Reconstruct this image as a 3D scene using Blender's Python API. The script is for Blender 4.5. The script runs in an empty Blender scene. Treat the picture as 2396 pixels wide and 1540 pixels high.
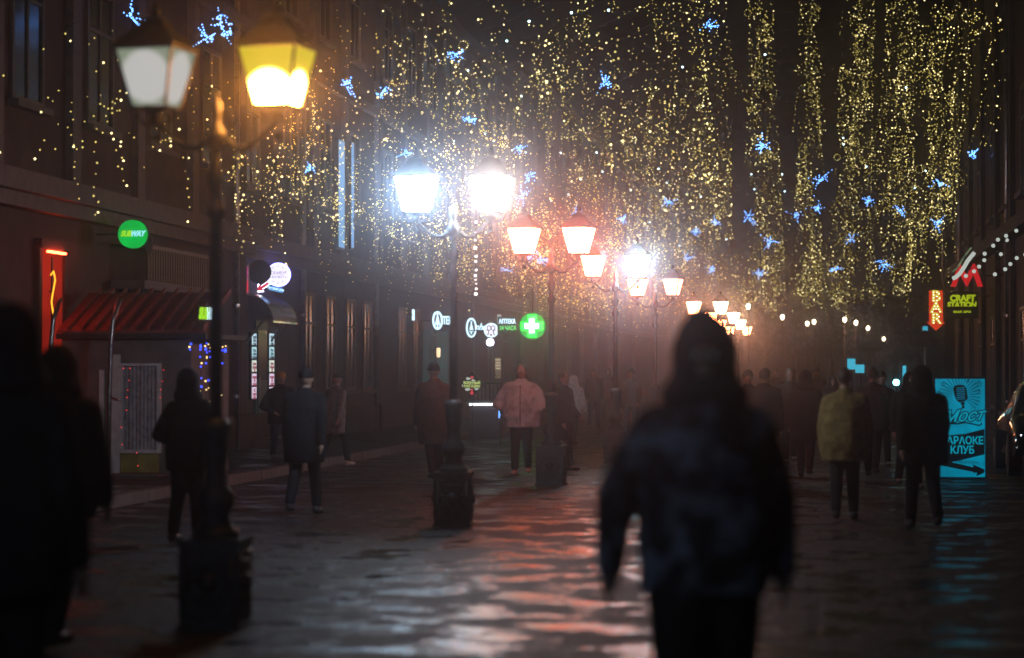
import bpy, bmesh, math, random
from mathutils import Vector, Matrix, noise
random.seed(7)
R = math.radians
scene = bpy.context.scene
col = scene.collection

# ------------------------------------------------------------------ camera, sky, exposure
FQ, CX, CY = 5657.0, 1198.0, 770.0          # pinhole of the photograph, picture units 2396 wide
CAMZ = 1.6
YAW = math.atan((1919 - CX) / FQ)
PITCH = math.atan((869 - CY) / FQ)
cam_d = bpy.data.cameras.new('camera')
cam = bpy.data.objects.new('camera', cam_d)
col.objects.link(cam)
cam.location = (0, 0, CAMZ)
cam.rotation_euler = (R(90) + PITCH, 0, YAW)
cam_d.sensor_width = 36
cam_d.lens = 36 * FQ / 2396
cam_d.clip_start = 0.3
cam_d.clip_end = 2000
cam_d.dof.use_dof = True
cam_d.dof.focus_distance = 46
cam_d.dof.aperture_fstop = 1.35
scene.camera = cam
RM = cam.rotation_euler.to_matrix()
F_, U_, R_ = RM @ Vector((0, 0, -1)), RM @ Vector((0, 1, 0)), RM @ Vector((1, 0, 0))

w = bpy.data.worlds.new('World')
scene.world = w
w.use_nodes = True
nt = w.node_tree
bg = nt.nodes['Background']
sky = nt.nodes.new('ShaderNodeTexSky')
sky.sky_type = 'NISHITA'
sky.sun_disc = False
sky.sun_elevation = R(-4)
sky.sun_rotation = R(200)
nt.links.new(sky.outputs[0], bg.inputs[0])
bg.inputs[1].default_value = 0.006
w.cycles.sampling_method = 'NONE'

scene.view_settings.view_transform = 'Standard'
scene.view_settings.look = 'None'
scene.view_settings.exposure = 0.0
scene.view_settings.gamma = 1.0
cy = scene.cycles
cy.use_denoising = True
cy.max_bounces = 5
cy.diffuse_bounces = 1
cy.glossy_bounces = 3
cy.transmission_bounces = 4
cy.volume_bounces = 0
cy.transparent_max_bounces = 6
cy.sample_clamp_direct = 0
cy.sample_clamp_indirect = 2.5
cy.blur_glossy = 0.3
cy.caustics_reflective = False
cy.caustics_refractive = False

HAZE = 0.0047


def ray(x, y):
    return F_ + R_ * ((x - CX) / FQ) + U_ * ((CY - y) / FQ)


def Q(x, y, D):
    return Vector((0, 0, CAMZ)) + ray(x, y) * D


def G(x, D):
    p = Q(x, 869, D)
    return Vector((p.x, p.y, 0))


def SC(D):
    return FQ / D                 # picture units per metre


# ------------------------------------------------------------------ materials
def mat(name, c, rough=0.6, metal=0.0, var=0.25, scale=8.0, bump=0.0, spec=0.5, coat=0.0):
    m = bpy.data.materials.new(name)
    m.use_nodes = True
    n, l = m.node_tree.nodes, m.node_tree.links
    b = n['Principled BSDF']
    b.inputs['Roughness'].default_value = rough
    b.inputs['Metallic'].default_value = metal
    b.inputs['Specular IOR Level'].default_value = spec
    b.inputs['Coat Weight'].default_value = coat
    tc = n.new('ShaderNodeTexCoord')
    no = n.new('ShaderNodeTexNoise')
    no.inputs['Scale'].default_value = scale
    no.inputs['Detail'].default_value = 5
    l.new(tc.outputs['Object'], no.inputs['Vector'])
    rp = n.new('ShaderNodeValToRGB')
    rp.color_ramp.elements[0].position = 0.3
    rp.color_ramp.elements[1].position = 0.7
    rp.color_ramp.elements[0].color = (*[v * (1 - var) for v in c], 1)
    rp.color_ramp.elements[1].color = (*[min(1, v * (1 + var)) for v in c], 1)
    l.new(no.outputs['Fac'], rp.inputs['Fac'])
    l.new(rp.outputs['Color'], b.inputs['Base Color'])
    if bump:
        bp = n.new('ShaderNodeBump')
        bp.inputs['Strength'].default_value = bump
        bp.inputs['Distance'].default_value = 0.02
        l.new(no.outputs['Fac'], bp.inputs['Height'])
        l.new(bp.outputs['Normal'], b.inputs['Normal'])
    return m


def emit(name, c, s, sample=False, var=0.0, scale=6.0):
    m = bpy.data.materials.new(name)
    m.use_nodes = True
    n, l = m.node_tree.nodes, m.node_tree.links
    n.remove(n['Principled BSDF'])
    e = n.new('ShaderNodeEmission')
    e.inputs[0].default_value = (*c, 1)
    e.inputs[1].default_value = s
    if var:
        tc = n.new('ShaderNodeTexCoord')
        no = n.new('ShaderNodeTexNoise')
        no.inputs['Scale'].default_value = scale
        l.new(tc.outputs['Object'], no.inputs['Vector'])
        mr = n.new('ShaderNodeMapRange')
        mr.inputs[1].default_value = 0.3
        mr.inputs[2].default_value = 0.7
        mr.inputs[3].default_value = s * (1 - var)
        mr.inputs[4].default_value = s * (1 + var)
        l.new(no.outputs['Fac'], mr.inputs[0])
        l.new(mr.outputs[0], e.inputs[1])
    l.new(e.outputs[0], n['Material Output'].inputs[0])
    m.cycles.emission_sampling = 'FRONT_BACK' if sample else 'NONE'
    return m


def lantern_glass(name, rim, core, srim, score, cz, rad, edge, sample=True):
    """self-glowing lantern pane: the bright spot of a bulb is painted into its emission"""
    m = emit(name, rim, srim, sample)
    n, l = m.node_tree.nodes, m.node_tree.links
    e = [x for x in n if x.type == 'EMISSION'][0]
    e2 = n.new('ShaderNodeEmission')
    e2.inputs[0].default_value = (*core, 1)
    e2.inputs[1].default_value = score
    tc = n.new('ShaderNodeTexCoord')
    vm = n.new('ShaderNodeVectorMath')
    vm.operation = 'DISTANCE'
    vm.inputs[1].default_value = (0, 0, cz)
    l.new(tc.outputs['Object'], vm.inputs[0])
    mr = n.new('ShaderNodeMapRange')
    mr.inputs[1].default_value = rad + edge
    mr.inputs[2].default_value = rad
    l.new(vm.outputs['Value'], mr.inputs[0])
    mx = n.new('ShaderNodeMixShader')
    l.new(mr.outputs[0], mx.inputs[0])
    l.new(e.outputs[0], mx.inputs[1])
    l.new(e2.outputs[0], mx.inputs[2])
    l.new(mx.outputs[0], n['Material Output'].inputs[0])
    return m


M = {}
M['iron'] = mat('cast_iron', (0.055, 0.055, 0.062), 0.45, 0.3, 0.3, 20, 0.5)
M['stone_pink'] = mat('plaster_brown', (0.065, 0.042, 0.042), 0.8, 0, 0.3, 2.5, 0.6)
M['stone_grey'] = mat('plaster_grey', (0.08, 0.07, 0.08), 0.8, 0, 0.3, 2.0, 0.6)
M['stone_dark'] = mat('stone_dark', (0.035, 0.028, 0.028), 0.7, 0, 0.3, 3.0, 0.5)
M['trim'] = mat('stone_trim', (0.13, 0.11, 0.11), 0.7, 0, 0.25, 6, 0.5)
M['glass'] = mat('window_glass', (0.012, 0.013, 0.016), 0.22, 0, 0.2, 3, 0, 0.8)
M['wframe'] = mat('window_frame_paint', (0.12, 0.10, 0.09), 0.5, 0, 0.3, 12, 0.2)
M['pipe'] = mat('zinc_pipe', (0.30, 0.30, 0.32), 0.28, 0.85, 0.25, 12, 0.3)
M['roof_red'] = mat('red_roof_sheet', (0.22, 0.045, 0.035), 0.75, 0.0, 0.3, 9, 0.3)
M['kiosk'] = mat('porch_render', (0.17, 0.13, 0.12), 0.75, 0, 0.3, 5, 0.4)
M['yellow'] = mat('mustard_board', (0.30, 0.26, 0.08), 0.6, 0, 0.25, 7, 0.2)
M['white'] = mat('white_paint', (0.6, 0.6, 0.62), 0.5, 0, 0.15, 9, 0.1)
M['black'] = mat('black_metal', (0.015, 0.015, 0.017), 0.4, 0.2, 0.3, 14, 0.2)
M['teal'] = mat('teal_door_paint', (0.03, 0.12, 0.14), 0.4, 0, 0.3, 6, 0.2)
M['curtain'] = mat('net_curtain', (0.35, 0.33, 0.36), 0.9, 0, 0.35, 14, 0.3)
M['redwall'] = mat('red_painted_wall', (0.5, 0.06, 0.04), 0.6, 0, 0.2, 5, 0.2)
M['canvas'] = mat('dark_canvas', (0.03, 0.028, 0.03), 0.8, 0, 0.3, 6, 0.4)
M['carpaint'] = mat('black_car_paint', (0.01, 0.01, 0.012), 0.12, 0.3, 0.1, 3, 0, 0.8, 1.0)
M['rubber'] = mat('tyre_rubber', (0.02, 0.02, 0.02), 0.8, 0, 0.2, 20, 0.2)
M['skin'] = mat('skin', (0.26, 0.16, 0.125), 0.55, 0, 0.1, 14, 0.1)
M['hair'] = mat('dark_hair', (0.03, 0.02, 0.015), 0.6, 0, 0.3, 30, 0.5)
M['bark'] = mat('tree_bark', (0.06, 0.045, 0.035), 0.85, 0, 0.3, 12, 0.6)
M['leaf'] = mat('tree_leaves', (0.04, 0.05, 0.025), 0.7, 0, 0.4, 4, 0.0)


def cloth(name, c, blotch=None, scale=7):
    m = mat(name, c, 0.9, 0, 0.35, 14, 0.9, 0.12)
    if blotch:
        n, l = m.node_tree.nodes, m.node_tree.links
        b = n['Principled BSDF']
        tc = n.new('ShaderNodeTexCoord')
        no = n.new('ShaderNodeTexNoise')
        no.inputs['Scale'].default_value = scale
        no.inputs['Detail'].default_value = 2
        l.new(tc.outputs['Object'], no.inputs['Vector'])
        rp = n.new('ShaderNodeValToRGB')
        rp.color_ramp.elements[0].position = 0.47
        rp.color_ramp.elements[0].color = (*c, 1)
        rp.color_ramp.elements[1].position = 0.62
        rp.color_ramp.elements[1].color = (*blotch, 1)
        l.new(no.outputs['Fac'], rp.inputs['Fac'])
        l.new(rp.outputs['Color'], b.inputs['Base Color'])
    return m


C_ = {
    'black': cloth('black_cloth', (0.014, 0.013, 0.016)),
    'charcoal': cloth('charcoal_cloth', (0.03, 0.03, 0.034)),
    'navy': cloth('navy_cloth', (0.007, 0.008, 0.011)),
    'brown': cloth('brown_cloth', (0.06, 0.032, 0.018)),
    'olive': cloth('olive_cloth', (0.16, 0.12, 0.05)),
    'grey': cloth('grey_quilted_cloth', (0.16, 0.15, 0.15)),
    'denim': cloth('denim_cloth', (0.035, 0.05, 0.09)),
    'pinkwhite': cloth('pale_pink_fleece', (0.42, 0.47, 0.58), (0.26, 0.28, 0.36), 7),
    'white': cloth('white_cloth', (0.6, 0.58, 0.6)),
    'camo': cloth('blue_grey_camouflage', (0.018, 0.018, 0.022), (0.16, 0.19, 0.25), 7),
    'mustard': cloth('mustard_knit', (0.40, 0.20, 0.04)),
    'shoe': cloth('shoe_leather', (0.05, 0.045, 0.05)),
    'paleshoe': cloth('pale_trainers', (0.5, 0.48, 0.47)),
}


# ------------------------------------------------------------------ mesh building
class MB:
    def __init__(self):
        self.v, self.f = [], []

    def add(self, vs, fs):
        o = len(self.v)
        self.v += [Vector(p) for p in vs]
        self.f += [tuple(i + o for i in f) for f in fs]
        return self

    def box(self, x0, x1, y0, y1, z0, z1):
        vs = [(x0, y0, z0), (x1, y0, z0), (x1, y1, z0), (x0, y1, z0), (x0, y0, z1), (x1, y0, z1), (x1, y1, z1), (x0, y1, z1)]
        return self.add(vs, [(0, 3, 2, 1), (4, 5, 6, 7), (0, 1, 5, 4), (1, 2, 6, 5), (2, 3, 7, 6), (3, 0, 4, 7)])

    def rings(self, rs, cap=True):
        n = len(rs[0])
        vs = [p for r in rs for p in r]
        fs = []
        for k in range(len(rs) - 1):
            for i in range(n):
                j = (i + 1) % n
                fs.append((k * n + i, k * n + j, (k + 1) * n + j, (k + 1) * n + i))
        if cap:
            fs.append(tuple(reversed(range(n))))
            fs.append(tuple((len(rs) - 1) * n + i for i in range(n)))
        return self.add(vs, fs)

    def lathe(self, prof, n=16, c=(0, 0, 0), sy=1.0, rot=0.0):
        return self.rings([[Vector((c[0] + r * math.cos(rot + 2 * math.pi * i / n), c[1] + sy * r * math.sin(rot + 2 * math.pi * i / n), c[2] + z)) for i in range(n)] for r, z in prof])

    def tube(self, pts, rad, n=8):
        pts = [Vector(p) for p in pts]
        if not isinstance(rad, (list, tuple)):
            rad = [rad] * len(pts)
        rs = []
        up = None
        for k, p in enumerate(pts):
            d = (pts[min(k + 1, len(pts) - 1)] - pts[max(k - 1, 0)]).normalized()
            if up is None:
                up = Vector((0, 0, 1)) if abs(d.z) < 0.9 else Vector((1, 0, 0))
            a = d.cross(up)
            if a.length < 1e-4:
                a = d.cross(Vector((0.3, 1, 0.2)))
            a.normalize()
            b = a.cross(d).normalized()
            up = b
            rs.append([p + (a * math.cos(2 * math.pi * i / n) + b * math.sin(2 * math.pi * i / n)) * rad[k] for i in range(n)])
        return self.rings(rs)

    def ball(self, c, rx, ry=None, rz=None, n=12, m=8):
        ry = rx if ry is None else ry
        rz = rx if rz is None else rz
        c = Vector(c)
        rs = []
        for k in range(1, m):
            t = math.pi * k / m
            rs.append([c + Vector((rx * math.sin(t) * math.cos(2 * math.pi * i / n), ry * math.sin(t) * math.sin(2 * math.pi * i / n), -rz * math.cos(t))) for i in range(n)])
        return self.rings(rs)

    def octa(self, c, r):
        x, y, z = c
        return self.add([(x + r, y, z), (x - r, y, z), (x, y + r, z), (x, y - r, z), (x, y, z + r), (x, y, z - r)],
                        [(0, 2, 4), (2, 1, 4), (1, 3, 4), (3, 0, 4), (2, 0, 5), (1, 2, 5), (3, 1, 5), (0, 3, 5)])

    def prism(self, poly, y0, y1):
        """polygon in the x-z plane (counter-clockwise seen from -y), extruded from y0 (front) to y1"""
        n = len(poly)
        vs = [(x, y0, z) for x, z in poly] + [(x, y1, z) for x, z in poly]
        fs = [tuple(range(n)), tuple(reversed(range(n, 2 * n)))]
        for i in range(n):
            j = (i + 1) % n
            fs.append((j, i, n + i, n + j))
        return self.add(vs, fs)

    def build(self, name, m, parent=None, loc=None, smooth=False, kind=None):
        me = bpy.data.meshes.new(name)
        me.from_pydata([tuple(p) for p in self.v], [], self.f)
        me.materials.append(m)
        if smooth:
            me.polygons.foreach_set('use_smooth', [True] * len(me.polygons))
        me.update()
        o = bpy.data.objects.new(name, me)
        col.objects.link(o)
        if parent:
            o.parent = parent
        if loc is not None:
            o.location = loc
        if kind:
            o['kind'] = kind
        return o


def tag(o, label=None, cat=None, group=None, kind=None):
    if label:
        o['label'] = label
    if cat:
        o['category'] = cat
    if group:
        o['group'] = group
    if kind:
        o['kind'] = kind
    return o


def thing(name, label, cat, loc=(0, 0, 0), rz=0.0, group=None):
    o = bpy.data.objects.new(name, None)
    o.empty_display_size = 0.2
    col.objects.link(o)
    o.location = loc
    o.rotation_euler = (0, 0, rz)
    return tag(o, label, cat, group)


def copyo(o, parent=None):
    c = o.copy()
    col.objects.link(c)
    c.parent = parent
    for k in ('label', 'category', 'group'):
        if parent is not None and k in c:
            del c[k]
    return c


def copy_tree(o, parent=None):
    c = copyo(o, parent)
    for ch in list(o.children):
        copy_tree(ch, c)
    return c


def text(name, s, size, m, parent, loc, depth=0.01, shear=0.0, bold=0.0, align='CENTER', sx=1.0, rz=0.0, tilt=0.0):
    cu = bpy.data.curves.new(name, 'FONT')
    cu.body = s
    cu.size = size
    cu.extrude = depth
    cu.offset = bold
    cu.shear = shear
    cu.align_x = align
    cu.align_y = 'CENTER'
    cu.resolution_u = 3
    t = bpy.data.objects.new(name, cu)
    col.objects.link(t)
    dg = bpy.context.evaluated_depsgraph_get()
    me = bpy.data.meshes.new_from_object(t.evaluated_get(dg))
    bpy.data.objects.remove(t)
    me.materials.clear()
    me.materials.append(m)
    me.transform(Matrix.Rotation(rz, 4, 'Z') @ Matrix.Rotation(R(90), 4, 'X') @ Matrix.Rotation(tilt, 4, 'Z') @ Matrix.Scale(sx, 4, (1, 0, 0)))
    o = bpy.data.objects.new(name, me)
    col.objects.link(o)
    o.parent = parent
    o.location = loc
    return o


def disc(r, n=28, cx=0, cz=0, sx=1.0):
    return [(cx + sx * r * math.cos(2 * math.pi * i / n), cz + r * math.sin(2 * math.pi * i / n)) for i in range(n)]


def star(r, r2=None, cx=0, cz=0, k=5, a0=90):
    r2 = r2 or r * 0.42
    return [(cx + (r if i % 2 == 0 else r2) * math.cos(R(a0 + 180 / k * i)), cz + (r if i % 2 == 0 else r2) * math.sin(R(a0 + 180 / k * i))) for i in range(2 * k)]


# ------------------------------------------------------------------ the ground
def wet_ground():
    m = bpy.data.materials.new('wet_paving')
    m.use_nodes = True
    n, l = m.node_tree.nodes, m.node_tree.links
    b = n['Principled BSDF']
    tc = n.new('ShaderNodeTexCoord')

    def nz(scale, det=4, rough=0.55):
        x = n.new('ShaderNodeTexNoise')
        x.inputs['Scale'].default_value = scale
        x.inputs['Detail'].default_value = det
        x.inputs['Roughness'].default_value = rough
        l.new(tc.outputs['Object'], x.inputs['Vector'])
        return x
    big, mid, fine = nz(1.7, 7, 0.66), nz(6.5, 5, 0.62), nz(26, 3)
    rp = n.new('ShaderNodeValToRGB')
    rp.color_ramp.elements[0].position = 0.35
    rp.color_ramp.elements[1].position = 0.7
    rp.color_ramp.elements[0].color = (0.011, 0.010, 0.012, 1)
    rp.color_ramp.elements[1].color = (0.034, 0.031, 0.034, 1)
    l.new(mid.outputs['Fac'], rp.inputs['Fac'])
    l.new(rp.outputs['Color'], b.inputs['Base Color'])
    br = n.new('ShaderNodeTexBrick')
    br.inputs['Scale'].default_value = 1.0
    br.inputs['Mortar Size'].default_value = 0.012
    br.inputs['Mortar Smooth'].default_value = 0.6
    br.inputs['Brick Width'].default_value = 0.60
    br.inputs['Row Height'].default_value = 0.30
    l.new(tc.outputs['Object'], br.inputs['Vector'])
    rr = n.new('ShaderNodeMapRange')
    rr.inputs[1].default_value = 0.43
    rr.inputs[2].default_value = 0.50
    rr.inputs[3].default_value = 0.07
    rr.inputs[4].default_value = 0.62
    l.new(big.outputs['Fac'], rr.inputs[0])
    l.new(rr.outputs[0], b.inputs['Roughness'])
    ad = n.new('ShaderNodeMath')
    ad.operation = 'MULTIPLY_ADD'
    ad.inputs[1].default_value = 0.16
    l.new(fine.outputs['Fac'], ad.inputs[0])
    l.new(mid.outputs['Fac'], ad.inputs[2])
    ad2 = n.new('ShaderNodeMath')
    ad2.operation = 'MULTIPLY_ADD'
    ad2.inputs[1].default_value = -0.07
    l.new(br.outputs['Fac'], ad2.inputs[0])
    l.new(ad.outputs[0], ad2.inputs[2])
    bp = n.new('ShaderNodeBump')
    bp.inputs['Distance'].default_value = 0.06
    st = n.new('ShaderNodeMapRange')
    st.inputs[1].default_value = 0.42
    st.inputs[2].default_value = 0.54
    st.inputs[3].default_value = 0.28
    st.inputs[4].default_value = 1.0
    l.new(big.outputs['Fac'], st.inputs[0])
    l.new(st.outputs[0], bp.inputs['Strength'])
    l.new(ad2.outputs[0], bp.inputs['Height'])
    l.new(bp.outputs['Normal'], b.inputs['Normal'])
    b.inputs['Specular IOR Level'].default_value = 0.26
    return m


M['ground'] = wet_ground()
g = MB()
g.add([(-120, -20, 0), (90, -20, 0), (90, 420, 0), (-120, 420, 0)], [(0, 1, 2, 3)])
tag(g.build('ground', M['ground']), kind='structure')

# raised left pavement with a kerb
g = MB()
g.box(-40, -8.35, 24, 250, -0.05, 0.12)
tag(g.build('pavement', M['ground']), kind='structure')
kerbroot = bpy.data.objects.new('kerb', None)
col.objects.link(kerbroot)
kerbroot['kind'] = 'structure'
kb = MB().box(-0.07, 0.07, 0.01, 0.99, -0.05, 0.135).build('kerb_stone', M['trim'], kerbroot, (-8.27, 24, 0))
for i in range(1, 70):
    k = copyo(kb, kerbroot)
    k.location = (-8.27 + random.uniform(-.008, .008), 24 + i, random.uniform(-.006, .006))


# ------------------------------------------------------------------ buildings
def wall_s(x, Xw):
    """distance along the street at which picture column x meets the wall plane X = Xw"""
    d = ray(x, 869)
    return Xw / d.x * d.y


def wall_sz(x, y, Xw):
    d = ray(x, y)
    t = Xw / d.x
    return t * d.y, CAMZ + t * d.z


def make_window(parent, side, y, z, wd, ht, lit=None, bars=True, reveal=0.14):
    """window on a wall whose street face is local x = 0; side=+1: the street lies towards +x"""
    f = MB()
    t = 0.07
    s = side
    xs = sorted((0.004 * s, 0.05 * s))
    f.box(*xs, y, y + t, z, z + ht)
    f.box(*xs, y + wd - t, y + wd, z, z + ht)
    f.box(*xs, y + t, y + wd - t, z + ht - t, z + ht)
    f.box(*xs, y + t, y + wd - t, z, z + t)
    if bars:
        f.box(*sorted((0.006 * s, 0.04 * s)), y + wd / 2 - .025, y + wd / 2 + .025, z + t, z + ht - t)
        f.box(*sorted((0.006 * s, 0.04 * s)), y + t, y + wd / 2 - .025, z + ht * .68, z + ht * .68 + .05)
        f.box(*sorted((0.006 * s, 0.04 * s)), y + wd / 2 + .025, y + wd - t, z + ht * .68, z + ht * .68 + .05)
    o = f.build('window', M['wframe'], parent)
    MB().box(*sorted((0.002 * s, 0.016 * s)), y + t, y + wd - t, z + t, z + ht - t).build('pane', lit or M['glass'], o)
    MB().box(*sorted((-0.0 * s + .001 * s, 0.16 * s)), y - .08, y + wd + .08, z - .1, z - .005).build('sill', M['trim'], o)
    return o


def building(name, label, Xw, y0, y1, h, m, side, depth=9, cat='building'):
    b = thing(name, label, cat, (Xw, 0, 0))
    xs = sorted((-depth * side, 0))
    MB().box(*xs, y0, y1, -0.02, h).build('wall', m, b)
    MB().box(*sorted((-depth * side, .35 * side)), y0 - .1, y1 + .1, h + .002, h + .25).build('roof_cornice', M['trim'], b)
    return b


XB1, XB2, XB3, XB4 = -10.9, -11.3, -11.3, -11.2
B1 = building('town_building', 'dark brown plastered building at the left edge with the porch and red doorway', XB1, 16, 45.3, 13.5, M['stone_pink'], 1)
B2 = building('town_building', 'grey plastered building with the teal door and lit round sign, behind the first lamp', XB2, 45.6, 61, 12.5, M['stone_grey'], 1)
B3 = building('town_building', 'brown building with white shop signs and the black diamond sign, behind the second lamp', XB3, 61.3, 90, 12.0, M['stone_pink'], 1)
B4 = building('town_building', 'long dim building lost in haze behind the third and fourth lamps', XB4, 90.4, 240, 13, M['stone_grey'], 1)
BR = building('town_building', 'black building on the right edge carrying the bar signs', 3.75, 20, 69, 14, M['stone_dark'], -1, 14)
BR2 = building('town_building', 'far dark low building behind the umbrella on the right', 6.2, 78, 150, 5.2, M['stone_dark'], -1, 14)

# pilasters, string courses, windows
for b, y0, y1, z1, step in ((B1, 18, 45.2, 13.4, 3.4), (B2, 46.6, 61, 12.4, 3.6), (B3, 62, 90, 11.9, 3.7), (B4, 91, 170, 12.9, 4.6), ):
    MB().box(0.003, 0.36, y0 - 1, y1, 4.02, 4.3).box(0.003, 0.22, y0 - 1, y1, 3.82, 4.018).build('cornice', M['trim'], b)
    MB().box(0.003, 0.16, y0 - 1, y1, 8.1, 8.3).build('string_course', M['trim'], b)
    y = y0
    while y + 1.5 < y1:
        if y > 28:
            MB().box(0.002, .12, y - .95, y - .55, 4.305, z1).build('pilaster', M['trim'], b)
            make_window(b, 1, y, 5.3, 1.35, 2.1)
            make_window(b, 1, y, 9.2, 1.35, 2.0)
        y += step
for y in (46.9, 52.2, 54.6, 57.0, 59.2, 64.3, 66.6, 69.5, 73, 82, 86):
    if y < 50:
        continue
    make_window(B2 if y < 61 else B3, 1, y, 1.15, 1.1, 2.2, bars=True)
for y in (96, 101, 107, 113, 120, 128, 136, 145):
    make_window(B4, 1, y, 1.2, 1.5, 2.3)
# stepped plinths
for b, y0, y1 in ((B1, 24, 45.2), (B2, 45.7, 61), (B3, 61.4, 90), (B4, 90.5, 180)):
    MB().box(0.002, .10, y0, y1, 0.121, .75).build('plinth', M['stone_dark'], b)
# right building
for y in (44.5, 48.5, 52.5, 57, 61.5, 65.5):
    make_window(BR, -1, y, 4.9, 1.3, 2.0)
    MB().box(-.10, -.003, y - .9, y - .5, 0, 13.9).build('pilaster', M['stone_dark'], BR)
for y in (43.5, 47.5, 51.5, 55.5, 59.5):
    make_window(BR, -1, y + 1.0, 0.8, 1.5, 2.0)
MB().box(-.3, -.003, 30, 69, 4.15, 4.4).build('cornice', M['stone_dark'], BR)
for y in (84, 92, 100, 110):
    make_window(BR2, -1, y, 1.1, 1.6, 1.8)


def pipe(label, X, y, z0, z1, side, bld_clear=.09, r=.055):
    t = thing('drainpipe', label, 'drainpipe', (X + side * bld_clear, y, z0))
    p = MB().tube([(0, 0, 0), (0, 0, z1 - z0)], r, 10).build('pipe', M['pipe'], t, smooth=True)
    z = 1.0
    c = MB()
    c.lathe([(r + .014, -.03), (r + .014, .03)], 12)
    c.box(*sorted((-side * bld_clear, -side * r)), -.015, .015, -.015, .015)
    first = c.build('bracket', M['pipe'], t, (0, 0, z))
    z += 1.7
    while z < z1 - z0:
        q = copyo(first, t)
        q.location = (0, 0, z)
        z += 1.7
    return t


pipe('zinc drainpipe on the corner beside the lit round sign', XB1, wall_s(553, XB1) - .35, .13, 11, 1)
pipe('zinc drainpipe right of the teal door', XB2, wall_s(700, XB2), .13, 9, 1, r=.06)
pipe('zinc drainpipe between the grey building and the brown shop building', XB2, 60.6, .13, 9, 1)
pipe('thin drainpipe behind the second lamp post', XB3, wall_s(1100, XB3), .13, 9, 1)
pipe('metal drainpipe just under the red arrow sign', 3.75, wall_s(2215, 3.75), 0, 12, -1, r=.05)
pipe('metal drainpipe under the green beer sign', 3.75, wall_s(2255, 3.75), 0, 12, -1, r=.06)
pipe('tall metal drainpipe at the right edge behind the string of bulbs', 3.75, wall_s(2368, 3.75), 0, 13, -1, r=.05)

# blue LED lines on the upper wall
for x, wdt, lab in ((798, .35, 'wide pale blue vertical light strip on the upper wall left of the second lamp'), (824, .16, 'narrow pale blue vertical light strip right of the wider one')):
    y, z0 = wall_sz(x, 598, XB2 + .1)
    t = thing('light_strip', lab, 'light strip', (XB2 + .002, y, z0 + .15))
    MB().box(0.0, .1, -wdt, wdt, 0, 2.6).build('housing', M['black'], t)
    MB().box(0.103, .12, -wdt + .04, wdt - .04, .04, 2.56).build('tube', emit('led_blue', (.30, .60, 1), .75), t)

# ------------------------------------------------------------------ porch, doorway, railing (left building)
D0 = 34.5
s0 = SC(D0)
px0, px1 = G(140, D0).x, G(452, D0).x
py = G(300, D0).y
porch = thing('entrance_porch', 'brown entrance porch with a sloping red sheet roof below the round green sign', 'porch', (px0, py, 0.12))
pw = px1 - px0
MB().box(0, pw, 0, 2.2, -.02, 1.94).build('wall', M['kiosk'], porch)
MB().box(-.05, pw + .25, -.16, 2.3, 1.942, 2.02).build('eaves', M['stone_dark'], porch)
for i in range(11):
    x = -.04 + i * (pw + .28) / 11
    wd = (pw + .28) / 11
    MB().add([(x, -.16, 2.03), (x + wd * .8, -.16, 2.03), (x + wd * .8, 1.4, 2.62), (x, 1.4, 2.62),
              (x, -.16, 2.06), (x + wd * .8, -.16, 2.06), (x + wd * .8, 1.4, 2.65), (x, 1.4, 2.65),
              ], [(0, 3, 2, 1), (4, 5, 6, 7), (0, 1, 5, 4), (1, 2, 6, 5), (2, 3, 7, 6), (3, 0, 4, 7)]).add(
        [(x + wd * .82, -.17, 2.03), (x + wd * .98, -.17, 2.03), (x + wd * .98, 1.4, 2.62), (x + wd * .82, 1.4, 2.62),
         (x + wd * .82, -.17, 2.13), (x + wd * .98, -.17, 2.13), (x + wd * .98, 1.4, 2.72), (x + wd * .82, 1.4, 2.72)],
        [(0, 3, 2, 1), (4, 5, 6, 7), (0, 1, 5, 4), (1, 2, 6, 5), (2, 3, 7, 6), (3, 0, 4, 7)]).build('roof_sheet', M['roof_red'], porch)
# the porch window
wx0, wx1 = (285 - 140) / s0, (378 - 140) / s0
wf = MB()
wz0, wz1 = CAMZ - (1060 - 869) / s0 - .12, CAMZ - (850 - 869) / s0 - .12
wf.box(wx0 - .03, wx0 + .02, -.06, -.003, wz0, wz1).box(wx1 - .05, wx1 + .01, -.06, -.003, wz0, wz1).box(wx0 + .02, wx1 - .05, -.06, -.003, wz1 - .04, wz1)
wf.box(wx0 + .02, wx1 - .05, -.09, -.003, wz0, wz0 + .05)
wo = wf.build('window', M['white'], porch)
cur = MB()
n = 30
rs = []
for i in range(n + 1):
    x = wx0 + .02 + (wx1 - wx0 - .07) * i / n
    yy = -.02 + .010 * math.sin(i * 1.9) + .005 * math.sin(i * .7)
    rs.append((x, yy))
for i in range(n):
    (xa, ya), (xb, yb) = rs[i], rs[i + 1]
    cur.add([(xa, ya, wz0 + .05), (xb, yb, wz0 + .05), (xb, yb, wz1 - .04), (xa, ya, wz1 - .04)], [(0, 1, 2, 3)])
cur.build('curtain', M['curtain'], wo)
MB().box(wx0 - .01, wx1 - .03, -.05, -.003, .04, wz0 - .01).build('lower_panel', M['yellow'], porch)
MB().box(wx0 - .1, wx1 + .1, -.5, -.002, -.12, .03).build('step', M['trim'], porch)
MB().box(.55, .62, -.04, -.003, .02, 1.5).box(.72, .86, -.05, -.003, .02, 1.72).build('door_frame', M['white'], porch)
pl = thing('wall_plaque', 'small white torn poster beside the porch window', 'poster', Q(271, 910, D0 - .1))
MB().prism([(-.06, -.1), (.05, -.16), (.05, .12), (-.06, .12)], -.01, .01).build('sheet', M['white'], pl)

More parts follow.
